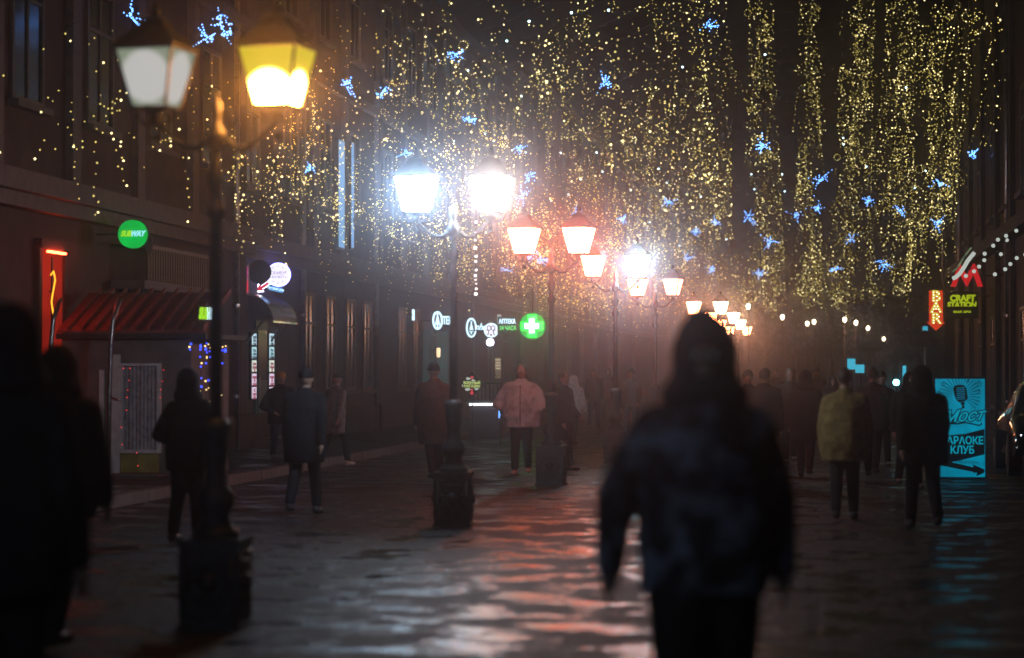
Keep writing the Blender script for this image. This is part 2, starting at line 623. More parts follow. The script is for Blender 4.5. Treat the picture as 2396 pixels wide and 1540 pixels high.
# awning ribs standing before the porch
for x, lab in ((122, 'bent grey pole in front of the red doorway'), (262, 'bent grey pole in front of the porch roof')):
    D = 33.6
    p0 = G(x - 8, D)
    t = thing('awning_pole', lab, 'pole', p0)
    MB().tube([(0, 0, 0), (.01, 0, 1.2), (.03, 0, 1.95), (.06, 0, 2.3), (.13, .1, 2.62)], [.035] * 5, 8).build('pole', M['pipe'], t, smooth=True)
    MB().lathe([(.09, 0), (.09, .03), (.045, .05)], 12).build('foot', M['black'], t)

# the red-lit doorway
ya, yb = wall_s(84, XB1), wall_s(137, XB1)
zt = wall_sz(110, 605, XB1)[1]
dw = thing('red_doorway', 'doorway glowing red at the left edge beside the porch', 'doorway', (XB1, ya, .12))
L = yb - ya
MB().box(.002, .09, -.12, 0, 0, zt).box(.002, .09, L, L + .12, 0, zt).box(.002, .12, -.12, L + .12, zt + .002, zt + .14).build('door_surround', M['stone_dark'], dw)
MB().box(.004, .05, 0.002, L - .002, 0, zt - .004).build('door_leaf', emit('red_lit_glass', (.75, .035, .018), .42, True, .5, 1.2), dw)
MB().box(.052, .075, L * .48, L * .52, 0.1, zt - .1).build('door_post', M['black'], dw)
MB().box(.10, .16, .15, L - .15, zt - .05, zt - .02).build('red_spill_bar', emit('red_spill_glow', (1, .06, .02), 32, True), dw)  # glowing bar added to spill red light over the porch
ne = thing('neon_sign', 'yellow neon squiggle on the red doorway', 'neon sign', (XB1 + .16, ya + .16, 0))
zc = wall_sz(90, 690, XB1)[1]
MB().tube([(0, .00, zc + .28), (0, .12, zc + .34), (0, .2, zc + .22), (0, .1, zc + .05), (0, .03, zc - .1), (0, .12, zc - .28), (0, .2, zc - .2)], .012, 6).build('neon_tube', emit('neon_yellow', (1, .45, .03), 2.0), ne)
MB().box(-.06, 0, .09, .11, zc + .04, zc + .06).build('bracket', M['black'], ne)

# shop fascia and the slatted railing beside the green sign
y0_, z0_ = wall_sz(345, 622, XB1 + .5)
y1_, z1_ = wall_sz(486, 622, XB1 + .5)
rail = thing('slatted_railing', 'slatted balcony railing above the porch, right of the round green sign', 'railing', (XB1 + .5, y0_, 3.02))
RL = y1_ - y0_
MB().box(-.5, .04, -.3, RL + .2, -.14, -.01).build('ledge', M['trim'], rail)
MB().box(-.03, .03, 0, RL, .50, .56).build('top_rail', M['wframe'], rail)
sl = MB().box(-.015, .015, 0, .055, 0, .50).build('slat', M['wframe'], rail, (0, .02, 0))
for i in range(1, 26):
    c = copyo(sl, rail)
    c.location = (0, .02 + i * (RL - .08) / 25, 0)
t = thing('oval_plate', 'blank grey oval plate next to the round green sign', 'plate', Q(349, 572, 37.0))
MB().prism(disc(.16, 24, 0, 0, .38), -.02, .02).build('plate', M['trim'], t)
MB().box(-.6, -.05, -.01, .01, -.012, .012).build('bracket', M['black'], t)

# ------------------------------------------------------------------ signs
E = {
    'green': emit('sign_green', (.0, .62, .08), .75, False, .25, 3),
    'yellowgreen': emit('letter_yellow_green', (.35, .75, .02), 1.1),
    'cyanwhite': emit('letter_cyan_white', (.35, .9, 1), 1.1),
    'white': emit('sign_white', (.82, .80, 1), 6.0, True),
    'soft': emit('sign_soft_white', (.86, .84, 1), 1.4),
    'violetglow': emit('sign_violet_rim', (.20, .20, 1), 9, True),
    'red': emit('sign_red', (.9, .04, .10), .8),
    'pink': emit('sign_pink', (.8, .12, .35), .5, False, .3, 8),
    'blue': emit('sign_blue', (.1, .45, .95), .8),
    'coolw': emit('sign_cool_white', (.6, .85, 1), 2.0),
    'crossg': emit('cross_green', (.01, .9, .03), 8, True),
    'crossw': emit('cross_white', (.6, 1, .8), 6, True),
    'barred': emit('bar_red', (.75, .05, .012), .9),
    'baryellow': emit('bar_yellow', (.8, .62, .06), 1.0),
    'bulbw': emit('bulb_white', (1, .95, .75), 3.0),
    'craft': emit('craft_letters', (.38, .48, .01), 1.0),
    'mred': emit('metro_red', (.72, .015, .02), .8),
    'dimwhite': emit('string_bulb_white', (.72, .8, .72), .75),
    'karteal': emit('karaoke_teal', (.0, .21, .33), 1.0, True, .35, 3.2),
    'kargreen': emit('karaoke_letters', (.0, .30, .42), 1.0),
    'lettery': emit('letter_yellow', (.62, .75, .22), 1.0),
    'letterw': emit('letter_soft_white', (.55, .62, .55), .8),
}


def hang_arm(t, x0, x1, z, y=0.0, r=.014):
    MB().tube([(x0, y, z), (x1, y, z)], r, 6).build('bracket', M['black'], t)


# round green sandwich-shop sign
D = 36.6
t = thing('round_sign', 'round green glowing sandwich shop sign on the left building', 'sign', Q(311, 548, D))
r = 33 / SC(D)
MB().prism(disc(r), -.07, .07).build('case', E['green'], t)
MB().prism(disc(r + .012), .072, .09).build('back_rim', M['black'], t)
text('lettering', 'SUB', .115, E['yellowgreen'], t, (-.087, -.08, 0), .006, .35, .006, sx=.82)
text('lettering', 'WAY', .115, E['cyanwhite'], t, (.088, -.08, 0), .006, .35, .006, sx=.82)
hang_arm(t, -r - .45, -r, 0)
# its small sister sign seen almost edge on above the porch
t = thing('small_sign', 'small yellow and white glowing sign at the right end of the porch roof', 'sign', Q(481, 735, 34.25), R(62))
MB().box(-.17, .17, -.03, .03, -.11, .11).build('case', M['black'], t)
text('lettering', 'SUB', .22, E['yellowgreen'], t, (-.09, -.045, 0), .01, .3, .010, sx=.5)
text('lettering', 'WAY', .22, E['coolw'], t, (.08, -.045, 0), .01, .3, .012, sx=.5)

# white disc sign, its dark twin, arrow and blue strip
D = 49
s_ = SC(D)
t = thing('round_sign', 'white lit disc sign with violet rim and a red arrow', 'sign', Q(652, 643, D))
MB().prism(disc(28 / s_), -.05, .05).build('case', E['violetglow'], t)
MB().prism(disc(26 / s_), -.056, -.052).build('face', E['soft'], t)
dkred = emit('dim_violet_print', (.5, .32, .55), .9)
for k in range(10):
    a = R(36 * k + 18)
    MB().prism(star(.022, .009, .17 * math.cos(a), .17 * math.sin(a), 3, math.degrees(a)), -.062, -.058).build('print', dkred, t)
text('lettering', 'ОБМЕН', .085, dkred, t, (0, -.06, .03), .002, 0, .001)
text('lettering', 'ВАЛЮТ', .07, dkred, t, (0, -.06, -.05), .002, 0, .001)
ar = [(-.52, -.36), (-.40, -.18), (-.36, -.235), (-.16, -.10), (-.12, -.17), (-.32, -.305), (-.28, -.35)]
MB().prism(list(reversed(ar)), -.075, -.064).build('arrow_border', E['white'], t)
cxa, cza = sum(p[0] for p in ar) / 7, sum(p[1] for p in ar) / 7
MB().prism(list(reversed([(cxa + (x - cxa) * .72, cza + (z - cza) * .72) for x, z in ar])), -.082, -.077).build('arrow', E['red'], t)
MB().prism([(-.2, -.31), (.08, -.37), (.08, -.27), (-.2, -.21)], -.03, .03).build('text_strip', E['blue'], t)
text('lettering', 'ТОРГОВЫЙ ДОМ', .055, E['coolw'], t, (-.06, -.04, -.29), .003, 0, .001, tilt=-.2, sx=.8)
hang_arm(t, -.75, -.2, .12)
t = thing('round_sign', 'unlit dark disc sign left of the white lit disc', 'sign', Q(607, 636, D - 1.2))
MB().prism(disc(27 / s_), -.04, .04).build('case', M['stone_dark'], t)
MB().prism(disc(22 / s_), -.048, -.042).build('face', M['canvas'], t)
hang_arm(t, -.5, -.22, 0)
ys, zs = wall_sz(561, 652, XB2)
t = thing('panel_sign', 'pink and red lit panels on the wall left of the dark disc', 'sign', Q(571, 652, 46.4))
MB().box(-.09, .07, -.03, .03, .02, .22).build('upper_panel', E['pink'], t)
MB().box(-.09, .07, -.03, .03, -.26, -.04).build('lower_panel', E['red'], t)
MB().box(-.11, .09, .032, .06, -.29, .26).build('back_board', M['white'], t)
# curved entrance canopy, posters and teal door
ya, za = wall_sz(572, 725, XB2)
t = thing('door_canopy', 'curved glossy entrance canopy above the teal door', 'canopy', (XB2 + .003, wall_s(575, XB2), 2.85))
rs = MB()
pr = [(.6 * math.sin(R(a)), .55 * math.cos(R(a)) - .25) for a in range(0, 91, 10)]
for k in range(len(pr) - 1):
    (xa, z1), (xb, z2) = pr[k], pr[k + 1]
    rs.add([(xa, -.2, z1), (xb, -.2, z2), (xb, 2.0, z2), (xa, 2.0, z1), (xa, -.2, z1 - .04), (xb, -.2, z2 - .04), (xb, 2.0, z2 - .04), (xa, 2.0, z1 - .04)],
           [(0, 1, 2, 3), (7, 6, 5, 4), (0, 4, 5, 1), (3, 2, 6, 7), (1, 5, 6, 2), (0, 3, 7, 4)])
rs.build('canopy_sheet', mat('glossy_sheet', (.3, .3, .34), .15, .3, .2, 5, 0), t)
for y in (-.1, 1.9):
    MB().tube([(0, y, -.7), (.5, y, -.1)], .025, 6).build('strut', M['pipe'], t)


def poster_board(label, xa_, xb_):
    ya, yb = wall_s(xa_, XB2), wall_s(xb_, XB2)
    z0, z1 = wall_sz(xa_, 935, XB2)[1], wall_sz(xa_, 778, XB2)[1]
    t = thing('poster_board', label, 'poster board', (XB2 + .004, ya, z0))
    MB().box(0, .06, 0, yb - ya, 0, z1 - z0).build('case', M['black'], t)
    n = 5
    h = (z1 - z0) / n
    cols = [(.55, .75, .85), (.42, .68, .74), (.7, .8, .7), (.75, .62, .78), (.72, .6, .75)]
    for i in range(n):
        MB().box(.063, .072, .03, yb - ya - .03, z1 - z0 - h * (i + 1) + .02, z1 - z0 - h * i - .02).build('poster', emit('poster_glow', cols[i], 1.15, False, .2, 9), t)
        for j in range(3):
            zz = z1 - z0 - h * i - .09 - j * .07
            text('lettering', ['скидки', 'обувь', 'сумки', 'новинки', '50%'][(i + j) % 5], .09, emit('poster_print', (.55, .05, .12) if i > 1 else (.06, .09, .14), .6), t, (.074, (yb - ya) / 2, zz), .001, 0, .002, rz=R(90))
    return t


poster_board('lit strip of posters left of the teal door', 581, 592.5)
poster_board('lit strip of posters right of the teal door', 622, 634)
yd0, yd1 = wall_s(594, XB2), wall_s(621, XB2)
t = thing('shop_door', 'tall teal door between two lit poster strips', 'door', (XB2 + .004, yd0, .13))
MB().box(0, .04, 0, yd1 - yd0, 0, 2.5).build('door_leaf', M['teal'], t)
MB().box(.042, .06, .12, yd1 - yd0 - .12, .3, 1.1).build('panel', M['teal'], t)
MB().box(.042, .06, .12, yd1 - yd0 - .12, 1.3, 2.3).build('glass', M['glass'], t)
MB().tube([(.09, .14, 1.0), (.09, .14, 1.35)], .015, 6).build('handle', M['pipe'], t)
t = thing('door_step', 'stone doorstep below the teal door', 'step', (XB2, yd0 - .6, .12))
MB().box(.01, .8, 0, 2.6, 0, .14).build('step_slab', M['trim'], t)

# white signs on the brown building
lab = [('round white shop sign seen edge on, leftmost of the shop signs', 1020, 750, 66, 'disc', .24),
       ('round white shop sign seen edge on, left of the handwritten sign', 1099.5, 767, 74, 'disc', .29)]
for l_, x, y, D, k, r in lab:
    t = thing('round_sign', l_, 'sign', Q(x, y, D), R(68))
    MB().prism(disc(r, 24), -.04, .04).build('case', M['black'], t)
    tor = MB()
    for a in range(0, 360, 15):
        pass
    tor.tube([(r * .95 * math.cos(R(a)), -.05, r * .95 * math.sin(R(a))) for a in range(0, 361, 15)], .03, 6).build('ring_tube', E['coolw'], t)
    tor = MB().tube([(-.1, -.05, -.12), (0, -.05, .12), (.1, -.05, -.12)], .025, 6).tube([(0, -.05, -.2), (0, -.05, .2)], .02, 6).build('emblem', E['coolw'], t)
    MB().box(-.02, .02, .04, .5, -.02, .02).build('bracket', M['black'], t)
t = thing('text_sign', 'white block lettering sign behind the second lamp post', 'sign', Q(1042, 751, 68), R(55))
MB().box(-.35, .35, .0, .05, -.16, .16).build('board', M['black'], t)
text('lettering', 'АПТЕКА', .3, E['coolw'], t, (0, -.012, 0), .008, 0, .008, sx=.62)
t = thing('text_sign', 'white handwritten neon shop name left of the white figure disc', 'sign', Q(1117, 766, 76), R(45))
MB().box(-.3, .3, .0, .04, -.03, .03).build('rail', M['black'], t)
text('lettering', 'Jenbu', .34, E['coolw'], t, (0, -.012, 0), .008, .45, .004, sx=.85)
t = thing('small_sign', 'tiny white lit number sign left of the shop signs', 'sign', Q(967, 737, 62), R(60))
MB().box(-.03, .03, -.02, .02, -.14, .14).build('case', E['coolw'], t)
hang_arm(t, -.2, 0, 0)
# figure disc
D = 66
s_ = SC(D)
t = thing('round_sign', 'white lit disc with dark ring figures above the globe lamp', 'sign', Q(1149.5, 773, D))
MB().prism(disc(17 / s_), -.05, .05).build('case', E['coolw'], t)
dk = M['black']
MB().prism(disc(14.4 / s_), -.054, -.0505).build('face', E['soft'], t)
for sx_ in (-1, 1):
    MB().tube([(sx_ * .055 + .05 * math.cos(R(a)), -.062, .06 + .062 * math.sin(R(a))) for a in range(0, 361, 20)], .011, 5).build('ring', dk, t)
    MB().tube([(sx_ * .10 + sx_ * .035 * math.cos(R(a)), -.062, -.055 + .065 * math.sin(R(a))) for a in range(60, 301, 20)], .012, 5).build('ring', dk, t)
MB().prism([(-.035, -.15), (.035, -.15), (0, -.085)], -.066, -.056).build('triangle', dk, t)
hang_arm(t, -.6, -.2, 0)
t = thing('globe_lamp', 'small white globe lamp on a thin pole below the figure disc', 'lamp', G(1147, D))
zg = CAMZ - (801 - 869) / s_
MB().tube([(0, 0, 0), (0, 0, zg - .1)], .018, 8).build('pole', M['iron'], t)
MB().lathe([(.12, 0), (.12, .05), (.03, .09)], 12).build('foot', M['iron'], t)
MB().ball((0, 0, zg), 9.3 / s_).build('globe', E['white'], t, smooth=True)
# pharmacy cross
D = 60
s_ = SC(D)
t = thing('pharmacy_cross', 'green glowing pharmacy cross with white centre', 'sign', Q(1245, 763, D))
a, b = 25 / s_, 9.5 / s_
cr = [(-b, -a), (b, -a), (b, -b), (a, -b), (a, b), (b, b), (b, a), (-b, a), (-b, b), (-a, b), (-a, -b), (-b, -b)]
MB().prism(cr, -.06, .06).build('cross_case', E['crossg'], t)
k_ = .66
cr2 = [(x * k_ if abs(abs(x) - a) < 1e-6 else x * .62, z * k_ if abs(abs(z) - a) < 1e-6 else z * .62) for x, z in cr]
MB().prism(cr2, -.075, -.065).build('white_cross', E['crossw'], t)
MB().prism(disc(31 / s_), .065, .10).build('halo_disc', emit('cross_halo_glow', (0, .55, .06), 1.0, True), t)  # halo round the cross, painted as a glowing disc
MB().tube([(0, .13, .2), (0, .16, .9)], .02, 6).build('bracket', M['black'], t)
t = thing('text_sign', 'green and white lettered board left of the pharmacy cross', 'sign', Q(1188, 761, 62), R(35))
MB().box(-.27, .27, 0, .05, -.22, .22).build('board', M['teal'], t)
text('lettering', 'АПТЕКА', .16, E['coolw'], t, (-.02, -.012, .09), .006, 0, .004, sx=.75)
text('lettering', '24 ЧАСА', .15, emit('letter_green', (.15, .9, .2), 1.2), t, (.0, -.012, -.08), .006, 0, .004, sx=.8)
t = thing('panel_sign', 'small pale notice with lines left of the green lettered board', 'sign', Q(1168, 758, 62))
MB().box(-.05, .05, -.02, .02, 0, .24).build('case', E['letterw'], t)
for i in range(3):
    MB().box(-.05, .05, -.02, .02, -.08 - .07 * i, -.05 - .07 * i).build('line', E['letterw'], t)
# diamond sign
D = 52
s_ = SC(D)
t = thing('diamond_sign', 'black diamond shaped military shop sign with red star and arrow', 'sign', Q(1105, 900, D), 0)
r = 30 / s_
MB().prism([(0, -r), (r, 0), (0, r), (-r, 0)], -.03, .03).build('board', M['black'], t)
for cx_, cz_, kx, kz in ((-.08, .13, .06, .025), (.1, -.08, .05, .035), (.17, .0, .035, .05), (-.18, -.02, .05, .03), (-.09, -.1, .07, .03), (.03, .09, .05, .02)):
    MB().prism([(cx_ + kx * math.cos(R(q)) * (1 + .3 * math.sin(q)), cz_ + kz * math.sin(R(q)) * (1 + .3 * math.cos(q))) for q in range(0, 360, 36)], -.036, -.032).build('camouflage_patch', E['letterw'], t)
MB().prism(star(.05, None, 0, .155), -.046, -.038).build('star', emit('star_red', (.7, .05, .06), .9), t)
MB().prism([(0, -.23), (.06, -.165), (.02, -.165), (.02, -.09), (-.02, -.09), (-.02, -.165), (-.06, -.165)], -.046, -.038).build('arrow', emit('arrow_red', (.7, .05, .06), .8), t)
MB().box(-.2, .2, -.044, -.038, -.075, .075).build('text_field', M['black'], t)
text('lettering', 'ВОЕННЫЙ', .082, E['lettery'], t, (0, -.05, .035), .002, 0, .002, sx=.88)
text('lettering', 'МАГАЗИН', .082, E['lettery'], t, (0, -.05, -.038), .002, 0, .002, sx=.88)
MB().tube([(0, 0, -r), (0, 0, -(Q(1105, 900, D).z - .02))], .015, 6).build('post', M['black'], t)
# white neon line over the basement stair
p = Q(1117, 948, 52)
t = thing('neon_strip', 'horizontal white light strip below the diamond sign', 'light strip', (p.x, p.y + 1.2, 0))
hw = 37 / SC(53.2)
MB().tube([(-hw, 0, p.z), (hw, 0, p.z)], .022, 8).build('tube', emit('neon_white', (.8, .95, 1), 6, True), t)
MB().box(-hw, hw, .03, .8, .1, p.z - .035).build('basement_wall', M['stone_grey'], t)
MB().box(-hw - .1, hw + .1, .03, .9, p.z + .03, p.z + .08).build('lid', M['stone_dark'], t)
rl = MB()
for i in range(9):
    rl.box(-hw + i * hw / 4 - .01, -hw + i * hw / 4 + .01, .1, .12, p.z + .08, p.z + .45)
rl.box(-hw - .01, hw + .01, .09, .13, p.z + .45, p.z + .48).build('railing', M['black'], t)
t = thing('neon_sign', 'small blue neon glyph right of the white light strip', 'neon sign', Q(1170, 960, 52))
MB().tube([(-.03, 0, .16), (-.02, 0, -.05), (-.02, 0, -.17)], .014, 6).tube([(-.02, 0, -.1), (.06, 0, -.1), (.06, 0, .0)], .012, 6).tube([(.0, 0, .06), (.04, 0, .12)], .01, 6).build('neon_tube', emit('neon_blue', (.12, .35, 1), 2.5), t)
MB().tube([(0, .03, -.15), (0, .03, -(Q(1170, 960, 52).z))], .012, 6).build('post', M['black'], t)
# lit doorway and tiny lamp on brown building
ya, yb = wall_s(982, XB3), wall_s(1052, XB3)
t = thing('lit_doorway', 'pale green lit shop doorway behind the walker in the brown coat', 'doorway', (XB3 + .003, ya, .12))
MB().box(0, .06, 0, .16, 0, 2.9).box(0, .06, yb - ya - .16, yb - ya, 0, 2.9).box(0, .06, .16, yb - ya - .16, 2.7, 2.9).build('door_frame', M['trim'], t)
MB().box(.002, .02, .17, yb - ya - .17, 0.02, 2.68).build('glass', emit('doorway_dim', (.12, .2, .19), .22, False, .5, .8), t)
MB().box(.03, .05, (yb - ya) / 2 - .04, (yb - ya) / 2 + .04, 0, 2.68).build('mullion', M['black'], t)
t = thing('wall_lamp', 'small warm wall lamp above the lit doorway', 'lamp', Q(1026, 825, 60))
MB().lathe([(.02, -.12), (.045, -.1), (.05, .1), (.02, .12)], 8).build('shade', emit('warm_small', (1, .72, .4), 1.6), t)
MB().box(-.25, -.02, -.01, .01, .05, .07).build('bracket', M['black'], t)
t = thing('brick_column_light', 'narrow lit window with small bright panes behind the pink jacket', 'window', Q(1165, 868, 66))
for i in range(7):
    MB().box(-.07 + (i % 2) * .01, .07, -.02, .02, .28 - i * .08, .335 - i * .08).build('pane', emit('pane_warm', (.85, .7, .45), .55 if i < 4 else .16), t)
MB().box(-.10, .10, .022, .05, -.42, .37).build('frame', M['wframe'], t)

# ------------------------------------------------------------------ signs on the right
D = 58
s_ = SC(D)
t = thing('arrow_sign', 'red arrow shaped bar sign with bulb letters, pointing down', 'sign', Q(2190, 722, D))
hw, top, neck, tip = 16 / s_, 42 / s_, -32 / s_, -52 / s_
MB().prism([(0, tip), (hw * 1.35, neck), (hw, neck), (hw, top), (-hw, top), (-hw, neck), (-hw * 1.35, neck)], -.05, .05).build('case', E['barred'], t)
for i, ch in enumerate('BAR'):
    text('letter', ch, .36, E['baryellow'], t, (0, -.058, (28 - 26 * i) / s_), .006, 0, .016, sx=1.05)
for i, pts in enumerate([[(-.06, .1), (-.06, .04), (-.06, -.03), (-.06, -.1), (.02, .1), (.07, .06), (.02, 0), (.08, -.05), (.02, -.1)],
                         [(0, .1), (-.035, .03), (.035, .03), (-.06, -.04), (.06, -.04), (-.09, -.1), (.09, -.1), (0, -.03)],
                         [(-.06, .1), (-.06, .03), (-.06, -.04), (-.06, -.1), (.02, .1), (.07, .05), (.02, 0), (.06, -.05), (.09, -.1)]]):
    for x, z in pts:
        MB().ball((x, -.075, z + (28 - 26 * i) / s_), .015, n=8, m=6).build('bulb', E['bulbw'], t)
hang_arm(t, hw, 3.75 - t.location.x, .3, .06)
D = 54
s_ = SC(D)
t = thing('hanging_sign', 'dark square beer bar sign with yellow green lettering', 'sign', Q(2250, 714, D))
hw, hh = 38 / s_, 31 / s_
MB().box(-hw, hw, -.05, .05, -hh, hh).build('case', mat('dark_green_board', (.012, .02, .008), .5, 0, .3, 5), t)
text('lettering', 'CRAFT', .185, E['craft'], t, (.02, -.058, hh - .15), .004, 0, .013, sx=.98)
text('lettering', 'STATION', .165, E['craft'], t, (0, -.058, hh - .295), .004, .1, .011, sx=.92)
MB().box(-hw + .01, hw - .01, -.075, -.065, hh - .42, hh - .33).build('snow_lip', M['canvas'], t)
text('lettering', 'BEER BAR', .092, E['craft'], t, (0.01, -.058, -hh + .15), .004, 0, .003)
hang_arm(t, hw, 3.75 - t.location.x, .2)
D = 50
s_ = SC(D)
t = thing('letter_sign', 'big red letter M on the dark wall', 'sign', Q(2262, 645, D))
k = 37 / s_
mp = [(-1, -.70), (-.68, -.70), (-.42, .05), (0, -.72), (.42, .05), (.68, -.70), (1, -.70), (.52, .75), (.40, .75), (0, .02), (-.40, .75), (-.52, .75)]
MB().prism([(x * k, z * k) for x, z in mp], -.04, .04).build('letter', E['mred'], t)
hang_arm(t, k * .5, 3.75 - t.location.x, 0, .05)
t = thing('curved_bulb_run', 'overexposed run of white bulbs built as one curved tube over the red letter', 'light', Q(2255, 620, 49.4))
tp = [(2229, 652), (2236, 649), (2246, 640), (2256, 625), (2264, 611), (2272, 601), (2280, 591)]
o = t.location.copy()
MB().tube([Q(x, y, 49.4) - o for x, y in tp], .042, 8).build('tube', E['dimwhite'], t, smooth=True)  # glare of closely set bulbs merged into one glowing tube
MB().tube([Q(x - 7, y - 12, 49.6) - o for x, y in tp[1:]], .02, 6).build('dim_tube', emit('tube_dim_green', (.10, .16, .09), .8, False, .8, 14), t)
MB().tube([Q(2268, 606, 49.45) - o, Vector((3.7, 49.5, Q(2268, 590, 49.5).z)) - o], .012, 5).build('bracket', M['black'], t)
# string of round bulbs
sb = [(2279, 635), (2291, 624), (2303, 609), (2304, 594), (2328, 642), (2342, 595), (2352, 630), (2364, 618), (2379, 604), (2394, 638), (2260, 646), (2324, 575), (2356, 560), (2354, 552), (2335, 561), (2378, 540)]
D = 40
big = MB().ball((0, 0, 0), .036, n=12, m=8).build('bulb', E['dimwhite'], None, smooth=True)
bpy.data.objects.remove(big)
order = {'upper': [(2304, 594), (2324, 575), (2335, 561), (2354, 552), (2378, 540)], 'middle': [(2260, 646), (2279, 635), (2291, 624), (2303, 609), (2342, 595), (2356, 562)], 'lower': [(2328, 642), (2352, 630), (2364, 618), (2379, 604), (2399, 596)]}
bm_ = None
for i, (nm, pts) in enumerate(order.items()):
    t = thing('bulb_string', nm + ' string of white festoon bulbs at the right edge', 'string lights', Q(pts[0][0], pts[0][1], D), 0, 'festoon bulb strings at the right edge')
    o = t.location.copy()
    P = [Q(x, y, D + j * .5) - o for j, (x, y) in enumerate(pts)]
    end = Vector((3.72, o.y + 3.0, o.z + .9)) - o
    MB().tube([p + Vector((0, 0, .07)) for p in P] + [end], .006, 4).build('wire', M['black'], t)
    for p in P:
        if bm_ is None:
            bm_ = MB().ball((0, 0, 0), .034, n=12, m=8).build('bulb', E['dimwhite'], t, p, True)
        else:
            c = bpy.data.objects.new('bulb', bm_.data)
            col.objects.link(c)
            c.parent = t
            c.location = p

# karaoke light box
D = 36
s_ = SC(D)
base = G(2246, D)
t = thing('light_box_sign', 'tall turquoise karaoke light box with a microphone drawing', 'sign', base, R(-2))
hw = 57 / s_
z0, z1 = .02, CAMZ - (885 - 869) / s_
H_ = z1 - z0
MB().box(-hw - .02, hw + .02, -.03, .12, z0 - .02, z1 + .02).build('case', M['black'], t)
MB().box(-hw, hw, -.036, -.032, z0 + .01, z1 - .01).build('lit_face', E['karteal'], t)
KD = mat('karaoke_print', (.004, .012, .02), .6)


def K(px_, py_):                     # print coordinates 0..1 from the top left corner
    return (-hw + px_ * 2 * hw, z1 - py_ * H_)


def kp(name, pts, m, y=-.040):
    P = [K(*p) for p in pts]
    ar_ = sum(P[i][0] * P[(i + 1) % len(P)][1] - P[(i + 1) % len(P)][0] * P[i][1] for i in range(len(P)))
    if ar_ < 0:
        P.reverse()
    return MB().prism(P, y, y + .003).build(name, m, t)


rays = MB()
for i in range(32):
    a = R(i * 360 / 32 + 4)
    c0 = K(.5, .17)
    if math.sin(a) < -.75:
        continue
    r0, r1 = .12, .30
    d = Vector((math.cos(a), math.sin(a)))
    nrm = Vector((-d.y, d.x)) * .006
    p = [Vector(c0) + d * r0 - nrm * .3, Vector(c0) + d * r1 - nrm, Vector(c0) + d * r1 + nrm, Vector(c0) + d * r0 + nrm * .3]
    if max(abs(q.x) for q in p) < hw:
        rays.prism([(q.x, q.y) for q in p], -.040, -.037)
rays.build('ray_print', mat('karaoke_ray_print', (.004, .03, .05), .6), t)
for x, y, r in ((.16, .06, .04), (.66, .03, .028), (.89, .06, .05), (.08, .14, .03), (.88, .13, .03)):
    c = K(x, y)
    sp = star(r, None, *c)
    MB().tube([(q[0], -.041, q[1]) for q in sp + sp[:1]], .005, 4).build('star_print', KD, t)
mic = [(.36, .10), (.40, .075), (.50, .065), (.58, .07), (.63, .10), (.65, .17), (.66, .205), (.60, .23), (.48, .245), (.42, .22), (.38, .16)]
kp('microphone_print', mic, KD)
kmid = emit('karaoke_mid', (.0, .16, .27), .9)
for i in range(7):
    yy = .095 + i * .019
    kp('microphone_slot', [(.43, yy), (.60, yy - .006), (.60, yy + .002), (.43, yy + .008)], kmid, -.045)
kp('microphone_stem', [(.50, .245), (.60, .235), (.58, .28), (.60, .30), (.52, .31), (.54, .28)], KD)
KC = [(.44, .40, .26, .040)]
text('lettering', 'Мост', .235, KD, t, (.03, -.044, z1 - .385 * H_), .002, .5, .018, sx=1.0, tilt=.08)
text('lettering', 'Мост', .235, E['kargreen'], t, (.03, -.050, z1 - .385 * H_), .002, .5, .003, sx=1.0, tilt=.08)
sw = MB().tube([(*[K(a_, b_)[0]], -.045, K(a_, b_)[1]) for a_, b_ in ((.22, .42), (.30, .455), (.45, .46), (.6, .445), (.75, .46), (.88, .475), (.94, .46), (.92, .445))], .011, 5).tube([(K(a_, b_)[0], -.045, K(a_, b_)[1]) for a_, b_ in ((.18, .385), (.28, .36), (.36, .37))], .010, 5).build('flourish_print', KD, t)
kp('dark_band', [(.02, .56), (.25, .575), (.6, .56), (.99, .51), (.99, .78), (.32, .845), (.99, .92), (.98, .95), (.82, .985), (.84, .95), (.02, .87)], KD)
text('lettering', 'КАРАОКЕ', .155, E['kargreen'], t, (.03, -.046, z1 - .63 * H_), .002, 0, .004, sx=.86)
text('lettering', 'КЛУБ', .155, E['kargreen'], t, (.03, -.046, z1 - .725 * H_), .002, 0, .004, sx=.86)
kp('arrow_field', [(.34, .845), (.99, .765), (.99, .90)], E['karteal'], -.046)
kp('arrow_print', [(.30, .845), (.77, .90), (.75, .865), (.98, .915), (.76, .955), (.78, .93), (.30, .865)], KD, -.052)
text('lettering', 'ЕЖЕДНЕВНО', .055, KD, t, (.10, -.056, z1 - .845 * H_), .001, 0, 0, tilt=-.08)
MB().box(-.18, .18, -.2, .3, 0, .02).build('foot', M['black'], t)

# cyan lights in the distance on the right
cy_ = emit('cyan_sign', (.05, .5, .7), 1.0)
for x, y, D, wd, ht, nm, l_ in ((1992, 852, 60, .15, .16, 'shop_sign', 'small square cyan sign left of the umbrella'), (2012, 863, 58, .16, .12, 'shop_sign', 'small tilted cyan sign just under the umbrella rim'),
                                (2116, 884, 55, .06, .33, 'shop_sign', 'tall thin cyan lit panel right of the cyan globe'), (2165, 779, 80, .12, .26, 'shop_sign', 'small cyan lit lantern sign left of the dark wall')):
    t = thing(nm, l_, 'sign', Q(x, y, D))
    MB().box(-wd / 1.5, wd / 1.5, -.03, .03, -ht / 1.2, ht / 1.2).build('lit_case', cy_, t)
    MB().tube([(0, .05, -ht * .6), (0, .05, -t.location.z)], .02, 6).build('post', M['black'], t)
t = thing('globe_lamp', 'bright cyan globe lamp low over the far crowd', 'lamp', Q(2097, 895, 55))
